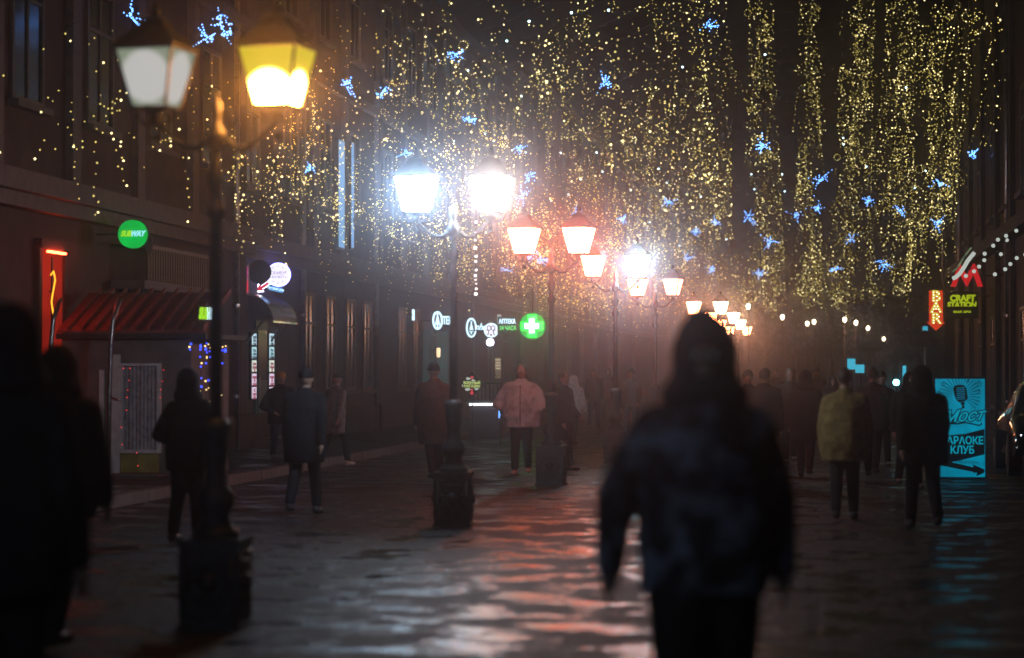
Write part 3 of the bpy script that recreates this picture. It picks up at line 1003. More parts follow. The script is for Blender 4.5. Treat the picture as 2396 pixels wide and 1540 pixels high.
MB().ball((0, 0, 0), .075).build('globe', emit('cyan_globe', (.2, .9, 1), 12, True), t, smooth=True)
MB().tube([(0, 0, -.07), (0, 0, -t.location.z)], .015, 6).build('post', M['black'], t)

# patio umbrella
p = G(2045, 105)
t = thing('patio_umbrella', 'wide flat dark patio umbrella on the right side of the street', 'umbrella', p)
zt = CAMZ + (869 - 812) / SC(105)
um = MB()
um.lathe([(.02, zt + .22), (.5, zt + .17), (.85, zt - .02), (.85, zt - .16), (.8, zt - .12), (.4, zt + .08), (.02, zt + .12)], 8, rot=R(22)).build('canopy', M['canvas'], t)
MB().tube([(0, 0, 0), (0, 0, zt + .1)], .03, 8).build('pole', M['pipe'], t)
MB().box(-.3, .3, -.3, .3, 0, .08).build('foot', M['black'], t)
p = G(2165, 52)
t = thing('patio_umbrella', 'folded-edge dark awning umbrella against the right building', 'umbrella', p)
zt = CAMZ + (869 - 800) / SC(52)
MB().lathe([(.02, zt + .25), (.12, zt + .2), (.33, zt - .02), (.33, zt - .1), (.3, zt - .07), (.02, zt + .15)], 8, rot=R(22)).build('canopy', M['canvas'], t)
MB().tube([(0, 0, 0), (0, 0, zt + .2)], .03, 8).build('pole', M['pipe'], t)

# parked car, only its front windscreen and bonnet corner in view
D = 38.5
p = G(2476, D)
t = thing('parked_car', 'glossy black parked car cut off by the right edge', 'car', (p.x, p.y, 0), R(0))
prof = [(-2.1, .32), (-2.15, .55), (-2.0, .78), (-1.1, .95), (-.95, .97), (-.25, 1.40), (.2, 1.47), (1.0, 1.45), (1.65, 1.05), (2.05, .95), (2.12, .6), (2.1, .32)]
hwid = [.80, .85, .88, .90, .88, .68, .64, .64, .74, .86, .88, .80]
rs = []
vs, fs = [], []
for (yy, zz), hw_ in zip(prof, hwid):
    vs += [(-hw_, yy, zz), (-hw_ * .6, yy, zz + .03), (hw_ * .6, yy, zz + .03), (hw_, yy, zz)]
for k in range(len(prof) - 1):
    for j in range(3):
        a0 = k * 4 + j
        fs.append((a0, a0 + 1, a0 + 5, a0 + 4))
nb = len(vs)
vs += [(-.86, yy, .30) for yy, _ in prof] + [(.86, yy, .30) for yy, _ in prof]
n = len(prof)
for k in range(n - 1):
    fs.append((k * 4, k * 4 + 4, nb + k + 1, nb + k))
    fs.append((k * 4 + 3, nb + n + k, nb + n + k + 1, k * 4 + 7))
body = MB().add(vs, fs).build('body', M['carpaint'], t, smooth=True)
sub = body.modifiers.new('sub', 'SUBSURF')
sub.levels = sub.render_levels = 2
for sx_ in (-1, 1):
    for yy in (-1.35, 1.35):
        wv = MB()
        wv.tube([(sx_ * .70, yy, .32), (sx_ * .90, yy, .32)], .32, 20).build('wheel', M['rubber'], t)
        MB().tube([(sx_ * .88, yy, .32), (sx_ * .915, yy, .32)], .19, 12).build('rim', M['pipe'], t)
    MB().ball((sx_ * .62, -2.06, .62), .15, .08, .07).build('headlight', M['glass'], t)
MB().add([(-.60, -.9, 1.02), (.60, -.9, 1.02), (.52, -.3, 1.42), (-.52, -.3, 1.42)], [(0, 1, 2, 3)]).build('windscreen', M['glass'], t)

# ------------------------------------------------------------------ street lamps
OR = (1, .20, .07)
glass = {
    'grey': lantern_glass('glass_grey_lit', (.22, .26, .19), (.50, .50, .48), 1.0, 1.0, .225, .215, .02),  # bulb's darkened highlight painted as a dim grey disc
    'yellow': lantern_glass('glass_yellow_lit', (.50, .46, .02), (1, .36, .06), 1.0, 115, .09, .165, .05),
    'cool': emit('glass_cool_white', (.50, .76, 1), 135, True),
    'warmw': emit('glass_warm_white', (1, .87, .76), 115, True),
    'orange': emit('glass_orange', (1, .20, .08), 70, True),
    'rose': emit('glass_rose', (1, .18, .11), 70, True),
    'coolbig': emit('glass_cool_strong', (.62, .90, 1), 150, True),
    'back': emit('glass_cool_added', (.55, .75, 1), 26, True),
    'far': emit('glass_far_orange', (1, .28, .11), 42, True),
    'farw': emit('glass_far_warm', (1, .55, .30), 42, True),
    'dimpink': emit('glass_dim_pink', (1, .26, .16), 9, True),
}


def lantern(parent, x, key, yaw=R(-9)):
    l_ = MB().lathe([(.03, -.10), (.05, -.07), (.035, -.03), (.16, -.005), (.17, .012), (.12, .014)], 4, rot=R(45)).build('lantern', M['iron'], parent, (x, 0, 3.25))
    l_.rotation_euler = (0, 0, yaw)
    b, tp, h = .110, .188, .34
    z0 = .02
    for i in range(4):
        a = R(90 * i)
        c, s = math.cos(a), math.sin(a)

        def rot(px_, py_, pz_):
            return (px_ * c - py_ * s, px_ * s + py_ * c, pz_)
        MB().add([rot(-b, -b, z0), rot(b, -b, z0), rot(tp, -tp, z0 + h), rot(-tp, -tp, z0 + h)], [(0, 1, 2, 3)]).build('pane', glass[key], l_)
        MB().tube([rot(b + .004, -b - .004, z0 - .01), rot(tp + .004, -tp - .004, z0 + h + .01)], .010, 5).build('frame_bar', M['iron'], l_)
    cap = MB().lathe([(.285, h + .022), (.30, h + .05), (.20, h + .12), (.13, h + .17), (.10, h + .22), (.03, h + .25), (.045, h + .28), (.012, h + .34)], 4, rot=R(45))
    cap.build('cap', M['iron'], l_)
    for sx_ in (-1, 1):
        MB().tube([(sx_ * .02, 0, -.10), (sx_ * .09, 0, -.085), (sx_ * .13, 0, -.04), (sx_ * .12, 0, 0)], .010, 5).build('scroll', M['iron'], l_)
    return l_


def relief_base(parent):
    hw, h = .185, .56
    b = MB()
    b.box(-hw, hw, -hw, hw, .03, h - .03)
    b.box(-hw - .015, hw + .015, -hw - .015, hw + .015, 0, .03)
    b.box(-hw - .015, hw + .015, -hw - .015, hw + .015, h - .03, h)
    b.build('pedestal', M['iron'], parent)
    for i in range(4):
        a = R(90 * i)
        rot = Matrix.Rotation(a, 3, 'Z')
        o = MB()
        y = -hw - .002
        o.tube([(-.15, y, .08), (.15, y, .08), (.15, y, .48), (-.15, y, .48), (-.15, y, .08)], .010, 5)
        o.ball((0, y, .29), .055, .045, .065, 10, 6)
        for sx_ in (-1, 1):
            for sz_ in (-1, 1):
                o.tube([(sx_ * (.05 + .05 * math.cos(R(q)) * (1 - q / 700)), y, .28 + sz_ * (.10 + .045 * math.sin(R(q)) * (1 - q / 700))) for q in range(0, 460, 30)], .017, 5)
            o.tube([(sx_ * .06, y, .29), (sx_ * .11, y, .33), (sx_ * .14, y, .30), (sx_ * .12, y, .25)], .018, 5)
        o.ball((0, y, .42), .04, .02, .02, 8, 5)
        o.ball((0, y, .15), .04, .02, .02, 8, 5)
        o.v = [rot @ p for p in o.v]
        o.build('relief', M['iron'], parent, smooth=True)


def street_lamp(x, s, kl, kr, label, yaw=0.0, dz=0.0, tilt=0):
    D = FQ * 1.402 / s
    p = G(x, D)
    t = thing('street_lamp', label, 'street lamp', p, yaw, 'twin lantern street lamps down the middle of the street')
    relief_base(t)
    MB().lathe([(.15, .56), (.15, .60), (.11, .63), (.085, .70), (.12, .76), (.125, .83), (.08, .88), (.065, 1.0), (.085, 1.10), (.085, 1.20), (.10, 1.24), (.10, 1.27), (.05, 1.31)], 16).build('baluster', M['iron'], t, smooth=True)
    MB().lathe([(.042, 1.31), (.040, 1.9), (.036, 2.55), (.060, 2.58), (.060, 2.63), (.034, 2.66), (.034, 2.74), (.055, 2.78), (.058, 2.84), (.032, 2.88), (.032, 2.98)], 14).build('pole', M['iron'], t, smooth=True)
    MB().lathe([(.032, 2.98), (.075, 3.02), (.08, 3.08), (.045, 3.13), (.03, 3.18), (.042, 3.22), (.042, 3.26), (.02, 3.32), (.004, 3.35)], 12).build('finial', M['iron'], t, smooth=True)
    for sx_ in (-1, 1):
        MB().tube([(sx_ * .05, 0, 3.06), (sx_ * .12, 0, 3.0), (sx_ * .19, 0, 3.0), (sx_ * .27, 0, 3.05), (sx_ * .34, 0, 3.12), (sx_ * .39, 0, 3.17)], [.026, .022, .020, .018, .018, .022], 8).build('arm', M['iron'], t, smooth=True)
        MB().ball((sx_ * .39, 0, 3.07), .03, n=8, m=6).build('drop', M['iron'], t)
    if kl:
        lantern(t, -.39, kl)
    if kr:
        lantern(t, .39, kr)
    t.location.z = dz
    return t


street_lamp(505, 524, 'grey', 'yellow', 'nearest street lamp, left, with one grey and one yellow lantern')
street_lamp(1061, 316, 'cool', 'warmw', 'second nearest street lamp with two white lanterns', R(4))
street_lamp(1290, 233, 'orange', 'rose', 'street lamp with two orange lanterns right of the green cross', R(-3))
street_lamp(1440, 188, 'orange', 'coolbig', 'street lamp with one orange lantern and one dazzling white one', R(2))
street_lamp(1533, 150, 'orange', 'dimpink', 'street lamp whose right lantern is dim pink, below the dazzling white lantern', R(-4))
street_lamp(1655, 113, 'far', 'farw', 'street lamp just above the hooded man\'s head', R(0))
street_lamp(1690, 95, 'far', 'farw', 'far street lamp, third from the end of the row', R(0))
street_lamp(1709, 83, 'far', 'farw', 'far street lamp, second from the end of the row', R(0))
street_lamp(1727, 72, 'far', 'far', 'farthest street lamp at the end of the row', R(0))

t = street_lamp(1061, 316, 'back', 'back', 'added street lamp next to the camera, left, outside the picture, lighting the near figures', R(4))  # unseen lamp added to throw cool light on the near figures
t.location = (-3.76, 4.6, 0)

# slim park lamps far away
pm = emit('park_lamp_glow', (1, .78, .5), 16, True)
first = None
for x, y, D, lb in ((1831, 742, 95, 'slim park lamp, first and brightest right of the hooded man'), (1889, 757, 105, 'slim park lamp, left one of a close pair'), (1905, 753, 102, 'slim park lamp, right one of a close pair'),
                    (1977, 748, 100, 'slim park lamp above the man in the olive jacket'), (2003, 755, 104, 'slim park lamp between two others over the umbrella'), (2031, 768, 112, 'slim park lamp above the middle of the umbrella'),
                    (2068, 793, 135, 'slim park lamp right above the umbrella edge'), (2087, 819, 170, 'tiny park lamp right of the umbrella'), (1751, 717, 88, 'slim park lamp directly above the lantern cluster'), (2092, 842, 190, 'lowest tiny park lamp over the cyan globe')):
    p = G(x, D)
    zz = CAMZ + (869 - y) / SC(D)
    t = thing('park_lamp', lb, 'street lamp', p, 0, 'slim park lamps in the far haze')
    if first is None:
        first = {}
        first['pole'] = MB().tube([(0, 0, 0), (0, 0, 1)], .030, 8).build('pole', M['pipe'], t)
        first['head'] = MB().lathe([(.03, -.10), (.065, -.05), (.075, .04), (.03, .09)], 8).build('lamp_head', pm, t)
        first['pole'].scale = (1, 1, zz - .12)
        first['head'].location = (0, 0, zz)
        first['foot'] = MB().lathe([(.09, 0), (.09, .25), (.05, .32)], 8).build('foot', M['iron'], t)
    else:
        a = copyo(first['pole'], t)
        a.scale = (1, 1, zz - .12)
        b = copyo(first['head'], t)
        b.location = (0, 0, zz)
        copyo(first['foot'], t)

# ------------------------------------------------------------------ overhead garlands
def bulbmat(name, c, st):
    m = mat(name, tuple(min(1, v * .9) for v in c), .4, 0, .05, 4)
    b = m.node_tree.nodes['Principled BSDF']
    b.inputs['Emission Color'].default_value = (*c, 1)
    b.inputs['Emission Strength'].default_value = st
    m.cycles.emission_sampling = 'NONE'
    return m


gold = bulbmat('gold_bulb', (1.0, .79, .20), 1.5)
gold2 = bulbmat('gold_bulb_bright', (1.0, .82, .36), 3.4)
blue = bulbmat('blue_bulb', (.14, .38, 1.0), 5.0)
cyanw = emit('ice_white_bulb', (.6, .92, 1.0), 5)
rnd = random.Random(11)


def garland(name, label, pts, cables, centre):
    t = thing(name, label, 'light garland', centre, 0, 'gold light garlands hung over the street')
    a, b = MB(), MB()
    for p in pts:
        q = p - centre
        if rnd.random() < .12:
            b.octa(q, rnd.uniform(.015, .021))
        else:
            a.octa(q, rnd.uniform(.008, .015))
    a.build('small_bulb', gold, t, kind='stuff')
    b.build('bright_bulb', gold2, t, kind='stuff')
    c = MB()
    for cc in cables:
        c.tube([p - centre for p in cc], .004, 3)
    c.build('wire', M['black'], t, kind='stuff')
    return t


def clump(c, n, r, out):
    k = rnd.random()
    if k < .12:                          # little wreath
        for i in range(n):
            a = 2 * math.pi * i / n
            rr = r * .5
            out.append(c + Vector((rr * math.cos(a), rnd.uniform(-.03, .03), rr * math.sin(a))))
    else:
        for i in range(n):
            out.append(c + Vector((rnd.gauss(0, r * .5), rnd.gauss(0, r * .5), rnd.gauss(0, r * .5))))


def drop(c, n, out):
    dx = rnd.gauss(0, .02)
    for i in range(n):
        out.append(c + Vector((dx * i + rnd.gauss(0, .02), rnd.gauss(0, .02), -.13 * i + rnd.gauss(0, .03))))


names_rows = ['nearest band of gold lights, top left corner', 'second band of gold lights above the first lamp', 'third band of gold lights above the second lamp', 'fourth band of gold lights over the middle of the street',
              'fifth band of gold lights behind the dazzling lantern', 'sixth band of gold lights, finer and lower', 'seventh band of gold lights above the lantern cluster', 'farthest band of fine gold lights']
edges = [30, 38, 46, 54, 63, 73, 84, 96, 112]
for i in range(8):
    y0, y1 = edges[i], edges[i + 1]
    pts = []
    n = [620, 1500, 1800, 1950, 2100, 2200, 2300, 2300][i]
    while len(pts) < n:
        y = rnd.uniform(y0, y1)
        X = rnd.uniform(-10.9, -1.3 if y < 75 else 1.0)
        u = (X + 10.9) / 9.6
        lo = 2.95 - .35 * min(1, (y - 30) / 60) + .35 * noise.noise(Vector((X * .9, y * .35, 3)))
        hi = 4.6 + 5.0 * min(1, u * 1.3)
        if i == 0:
            hi = 4.8
        H = lo + (hi - lo) * rnd.random() ** 1.25
        if X > -.036 * y and H / y > .048:
            continue                     # the dark slots between the hanging columns
        # broken cover: looser where the noise is low
        if noise.noise(Vector((X * .55, y * .2, H * .5))) < -.16 + .08 * (1 - u) * (i < 2):
            continue
        c = Vector((X, y, CAMZ + H))
        q_ = rnd.random()
        if q_ < .05:
            clump(c, rnd.randint(6, 12), rnd.uniform(.10, .22), pts)
        elif q_ < .17:
            drop(c, rnd.randint(5, 12), pts)
        else:
            pts.append(c)
    cab = []
    for k in range(3):
        yy = y0 + (y1 - y0) * (k + .5) / 3
        cab.append([Vector((-10.9 + 14.6 * j / 8, yy, CAMZ + 5.0 + 4.5 * min(1, (j / 5.0)) - .5 * math.sin(math.pi * j / 8))) for j in range(9)])
    garland('light_garland', names_rows[i], pts, cab, Vector((-5, (y0 + y1) / 2, 8)))

# hanging columns on the right (picture x range at top and bottom, picture bottom, distance)
colsR = [('leftmost hanging column of gold lights', 1745, 1806, 1752, 1838, 725, 70, 1250), ('narrow hanging column of gold lights over the street axis', 1870, 1915, 1868, 1922, 715, 72, 1150),
         ('tall hanging column of gold lights right of the dark gap', 1975, 2045, 1942, 2035, 700, 70, 1600), ('hanging column of gold lights left of the arrow sign', 2078, 2146, 2035, 2130, 690, 66, 1450),
         ('wide hanging column of gold lights above the arrow sign', 2165, 2248, 2120, 2205, 660, 62, 1250), ('short hanging column of gold lights by the right wall', 2262, 2314, 2180, 2215, 560, 58, 520),
         ('sparse gold lights at the upper right edge', 2325, 2392, 2300, 2360, 340, 50, 260)]
for lb, xa, xb, xc, xd, yb, D, n in colsR:
    pts = []
    while len(pts) < n:
        v = rnd.random() ** .8
        y = -30 + v * (yb + 30)
        f = v
        x0 = xa + (xc - xa) * f
        x1 = xb + (xd - xb) * f
        cxn = .5 + .5 * noise.noise(Vector((D, y * .006, 1)))
        x = x0 + (x1 - x0) * min(1, max(0, rnd.gauss(cxn, .33)))
        yy = y + 25 * noise.noise(Vector((x * .02, D, 2))) * v
        if noise.noise(Vector((x * .03, yy * .016, D))) < -.28:
            continue
        Dd = D + rnd.uniform(-6, 6) + (y / 700) * 8
        c = Q(x, yy, Dd)
        q_ = rnd.random()
        if q_ < .05:
            clump(c, rnd.randint(6, 12), rnd.uniform(.12, .26), pts)
        elif q_ < .16 and y < yb - 60:
            drop(c, rnd.randint(6, 13), pts)
        else:
            pts.append(c)
    top = Q((xa + xb) / 2, -60, D)
    bot = Q((xc + xd) / 2, yb - 30, D)
    ctr = (top + bot) / 2
    garland('light_garland', lb, pts, [[Vector((top.x + k, top.y, top.z)), Vector((bot.x + k * .6, bot.y, bot.z))] for k in (-.25, 0, .25)], ctr)

# blue starbursts
bl = [(303, 38, 36), (520, 48, 38), (528, 76, 39), (482, 88, 38), (810, 200, 42), (893, 216, 45), (1097, 280, 50), (1215, 347, 58), (948, 357, 56), (728, 396, 50), (1237, 414, 62), (1222, 457, 66), (1072, 128, 46),
      (1656, 62, 50), (1785, 342, 52), (1803, 565, 62), (2278, 360, 54), (2201, 432, 60), (1458, 512, 74), (1562, 470, 72), (1268, 607, 72), (1240, 600, 76), (2110, 492, 66), (1860, 503, 72), (1912, 487, 72), (1914, 424, 62),
      (2032, 470, 70), (2066, 618, 66), (2192, 521, 64), (1606, 606, 84), (1670, 520, 80), (1776, 642, 80), (1952, 630, 84), (1752, 508, 76), (1665, 630, 90), (1350, 500, 70), (1415, 196, 50), (1630, 540, 86), (1990, 560, 84), (1185, 632, 80)]
bl_labels = '''blue starburst above the left lantern of the nearest lamp
blue starburst just above the yellow lantern, upper of three
blue starburst left of the yellow lantern, lower of three
blue starburst between the two nearest lanterns, leftmost of three
large blue starburst right of the yellow lantern
blue starburst beside the large one right of the yellow lantern
blue starburst high between the two white lanterns
blue starburst up and right of the white lanterns
small blue starburst just above the left white lantern
blue starburst by the pale blue light strips on the upper wall
blue starburst to the right of the right white lantern, upper of two
blue starburst to the right of the right white lantern, lower of two
thin blue starburst near the top centre
blue starburst at the top, right of centre
large blue starburst left of the narrow hanging column
blue starburst low above the first slim park lamp
wide blue starburst at the far right near the black building
blue starburst over the wide hanging column, below the far right one
blue starburst above the dazzling white lantern
blue starburst to the upper right of the dazzling white lantern
blue starburst between the two orange lanterns, right one
blue starburst between the two orange lanterns, left one
blue starburst in the hanging column left of the arrow sign
blue starburst left of the narrow column, upper one
blue starburst inside the narrow column, middle one
blue starburst inside the narrow column, upper one
blue starburst in the column right of the dark gap
blue starburst low in the column right of the dark gap
blue starburst just above the arrow shaped bar sign
blue starburst right of the dazzling white lantern
blue starburst high right of the dazzling white lantern
blue starburst above the lantern cluster, right
blue starburst low in the dark gap between columns
blue starburst left of the large one near the narrow column
blue starburst directly above the hooded man
blue starburst above the left orange lantern
small blue starburst near the top, right of the white lanterns
blue starburst high above the hooded man
blue starburst at mid height right of the dark gap
small blue starburst under the white lanterns'''.split('\n')
for i, (x, y, D) in enumerate(bl):
    c = Q(x, y, D)
    t = MB()
    a0 = rnd.uniform(0, 1)
    rr = rnd.uniform(.17, .30)
    flat = rnd.uniform(.45, .9)
    for k in range(rnd.randint(5, 8)):
        th, ph = rnd.uniform(0, 6.28), rnd.uniform(-.8, .8)
        d = Vector((math.cos(th) * math.cos(ph), math.sin(ph), math.sin(th) * flat))
        b_ = Vector((rnd.gauss(0, .2), 0, rnd.gauss(0, .2)))
        L_ = rr * rnd.uniform(.6, 1.3)
        for j in range(1, 6):
            if rnd.random() < .8:
                t.octa(d * L_ * j / 5 + b_ * (j / 5) ** 2 * L_, rnd.uniform(.011, .019))
    for k in range(10):
        t.octa(Vector((rnd.gauss(0, rr * .28), rnd.gauss(0, rr * .28), rnd.gauss(0, rr * .22))), rnd.uniform(.012, .02))
    o = thing('blue_starburst', bl_labels[i], 'light decoration', c, 0, 'blue starbursts among the gold garlands')
    t.build('bulb', blue, o, kind='stuff')
    MB().tube([(0, 0, 0), (0, 0, rr)], .004, 4).build('wire', M['black'], o)
wl = [(1238, 50), (1337, 30), (1186, 96), (1095, 165), (1220, 225), (1135, 313), (1155, 330), (1062, 330), (1198, 352), (1230, 357), (1312, 358), (1396, 357), (1410, 402), (1358, 420), (1424, 24), (1597, 157), (1790, 128), (1973, 323),
      (1974, 338), (2120, 205), (1758, 408), (1830, 408), (1765, 443), (1836, 448), (1541, 395), (1476, 445), (1560, 428), (2027, 390), (2166, 400), (2140, 440), (1640, 460), (1520, 520), (1330, 455), (1290, 470), (1700, 560), (1590, 575)]
wb = None
for x, y in wl:
    D = 40 + y / 14
    c = Q(x, y, D)
    if wb is None:
        wb = MB().ball((0, 0, 0), .024, n=8, m=6).build('ice_white_bulb', cyanw, None, c)
    else:
        o = wb.copy()
        col.objects.link(o)
        o.location = c
        wb2 = o
for o in [o for o in col.objects if o.name.startswith('ice_white_bulb')]:
    tag(o, 'single ice white bulb hanging among the gold garlands', 'bulb', 'ice white bulbs among the gold garlands')
# vertical string of white lights left of the third lamp
t = thing('icicle_string', 'vertical string of bright white lights between the second and third lamps', 'string lights', Q(1113, 510, 55))
o = t.location.copy()
MB().tube([Q(1113, 505, 55) - o, Q(1112, 690, 55) - o], .006, 4).build('wire', M['black'], t)
for y in (520, 545, 562, 580, 600, 612, 632, 645, 655, 664, 676, 688):
    MB().ball(tuple(Q(1113 + rnd.uniform(-1.5, 1.5), y, 55) - o), rnd.uniform(.02, .045), n=8, m=6).build('bulb', emit('icicle_white', (1, .9, .85), 3), t)

# coloured garlands on the porch
t = thing('bulb_string', 'blue and gold bulbs hanging down at the right side of the porch', 'string lights', Q(478, 800, 34))
o = t.location.copy()
cb, cg, crd = emit('cobalt_bulb', (.03, .06, 1), 5), emit('amber_bulb', (1, .65, .25), 2.5), emit('red_bulb', (1, .05, .05), 1.6)
for x, ys in ((445, (805, 812, 818)), (470, (808, 812, 818, 835, 850, 858, 885, 905, 915)), (482, (803, 810, 816, 818, 825, 835, 838, 850, 892, 912, 942)), (489, (806, 814, 822, 836, 890, 908, 940)), (520, (812, 820, 850, 925)), (528, (810, 818, 822))):
    MB().tube([Q(x, 800, 34) - o, Q(x, ys[-1], 34) - o], .004, 3).build('wire', M['black'], t)
    for y in ys:
        MB().ball(tuple(Q(x + rnd.uniform(-2, 2), y, 34) - o), rnd.uniform(.010, .017), n=8, m=5).build('bulb', cb if rnd.random() < .65 else cg, t)
t = thing('bulb_string', 'thin string of tiny red bulbs round the porch window', 'string lights', Q(285, 855, 34.2))
o = t.location.copy()
pth = [(289, 862), (304, 862), (302, 890), (299, 913), (297, 930), (296, 960), (284, 1000), (286, 1040), (320, 1060), (323, 1090), (321, 1110)]
MB().tube([Q(x, y, 34.25) - o for x, y in pth], .003, 3).build('wire', M['black'], t)
for x, y in pth + [(383, 866), (380, 892), (376, 912), (375, 930)]:
    MB().ball(tuple(Q(x, y, 34.22) - o), .009, n=6, m=5).build('bulb', crd, t)

# ------------------------------------------------------------------ far trees and park edge
def tree(x, D, h, wdt, label, seed):
    rr = random.Random(seed)
    t = thing('tree', label, 'tree', G(x, D), 0, 'dark trees at the far end of the street')
    tr = MB().tube([(0, 0, 0), (.05, 0, h * .25), (0, .1, h * .5), (.1, 0, h * .8)], [.22, .17, .12, .04], 8)
    for k in range(9):
        a = rr.uniform(0, 6.28)
        z = h * rr.uniform(.3, .6)
        l_ = wdt * rr.uniform(.25, .45)
        tr.tube([(0, 0, z), (l_ * .5 * math.cos(a), l_ * .5 * math.sin(a), z + h * .12), (l_ * math.cos(a), l_ * math.sin(a), z + h * .25)], [.07, .05, .015], 5)
    tr.build('trunk', M['bark'], t)
    c = MB()
    cl = [(Vector((rr.gauss(0, wdt * .25), rr.gauss(0, wdt * .25), h * rr.uniform(.42, .98))), rr.uniform(.3, .85)) for _ in range(26)]
    for p, r_ in cl:
        for _ in range(75):
            q = p + Vector((rr.gauss(0, r_ * .55), rr.gauss(0, r_ * .55), rr.gauss(0, r_ * .45)))
            s = rr.uniform(.07, .15)
            a, b = Vector((rr.uniform(-1, 1), rr.uniform(-1, 1), rr.uniform(-1, 1))).normalized() * s, Vector((rr.uniform(-1, 1), rr.uniform(-1, 1), rr.uniform(-1, 1))).normalized() * s
            c.add([q - a, q + b, q + a, q - b], [(0, 1, 2, 3)])
    c.build('crown', M['leaf'], t)


for x, D, h, wd, lb, sd in ((2095, 150, 6.6, 5.0, 'dark tree rising above the umbrella', 1), (2150, 140, 6.0, 4.2, 'dark tree beside the right building', 2), (2035, 175, 5.6, 5.5, 'low dark tree behind the slim park lamps', 3),
                            (1790, 200, 8, 7, 'dim tree in the haze right of the hooded man', 4), (1860, 210, 7.4, 7, 'dim tree in the haze between the first park lamps', 5), (1945, 200, 6.8, 6, 'dim tree in the haze left of the umbrella', 6),
                            (1700, 215, 9, 8, 'dim tree in the haze behind the lantern cluster', 8)):
    tree(x, D, h, wd, lb, sd)

# ------------------------------------------------------------------ people
def remesh(o, vox, smooth=6):
    m = o.modifiers.new('r', 'REMESH')
    m.mode = 'VOXEL'
    m.voxel_size = vox
    s = o.modifiers.new('s', 'SMOOTH')
    s.iterations = smooth
    s.factor = .5
    dg = bpy.context.evaluated_depsgraph_get()
    me = bpy.data.meshes.new_from_object(o.evaluated_get(dg))
    o.modifiers.clear()
    old = o.data
    mt = old.materials[0]
    o.data = me
    bpy.data.meshes.remove(old)
    if not me.materials:
        me.materials.append(mt)
    me.polygons.foreach_set('use_smooth', [True] * len(me.polygons))
    return o


def limb(mb, pts, rads, n=12):
    """chain of overlapping tubes and joint balls"""
    pts = [Vector(p) for p in pts]
    for a, b, ra, rb in zip(pts, pts[1:], rads, rads[1:]):
        mb.tube([a, b], [ra, rb], n)
    for p, r in zip(pts, rads):
        mb.ball(p, r, n=n, m=8)


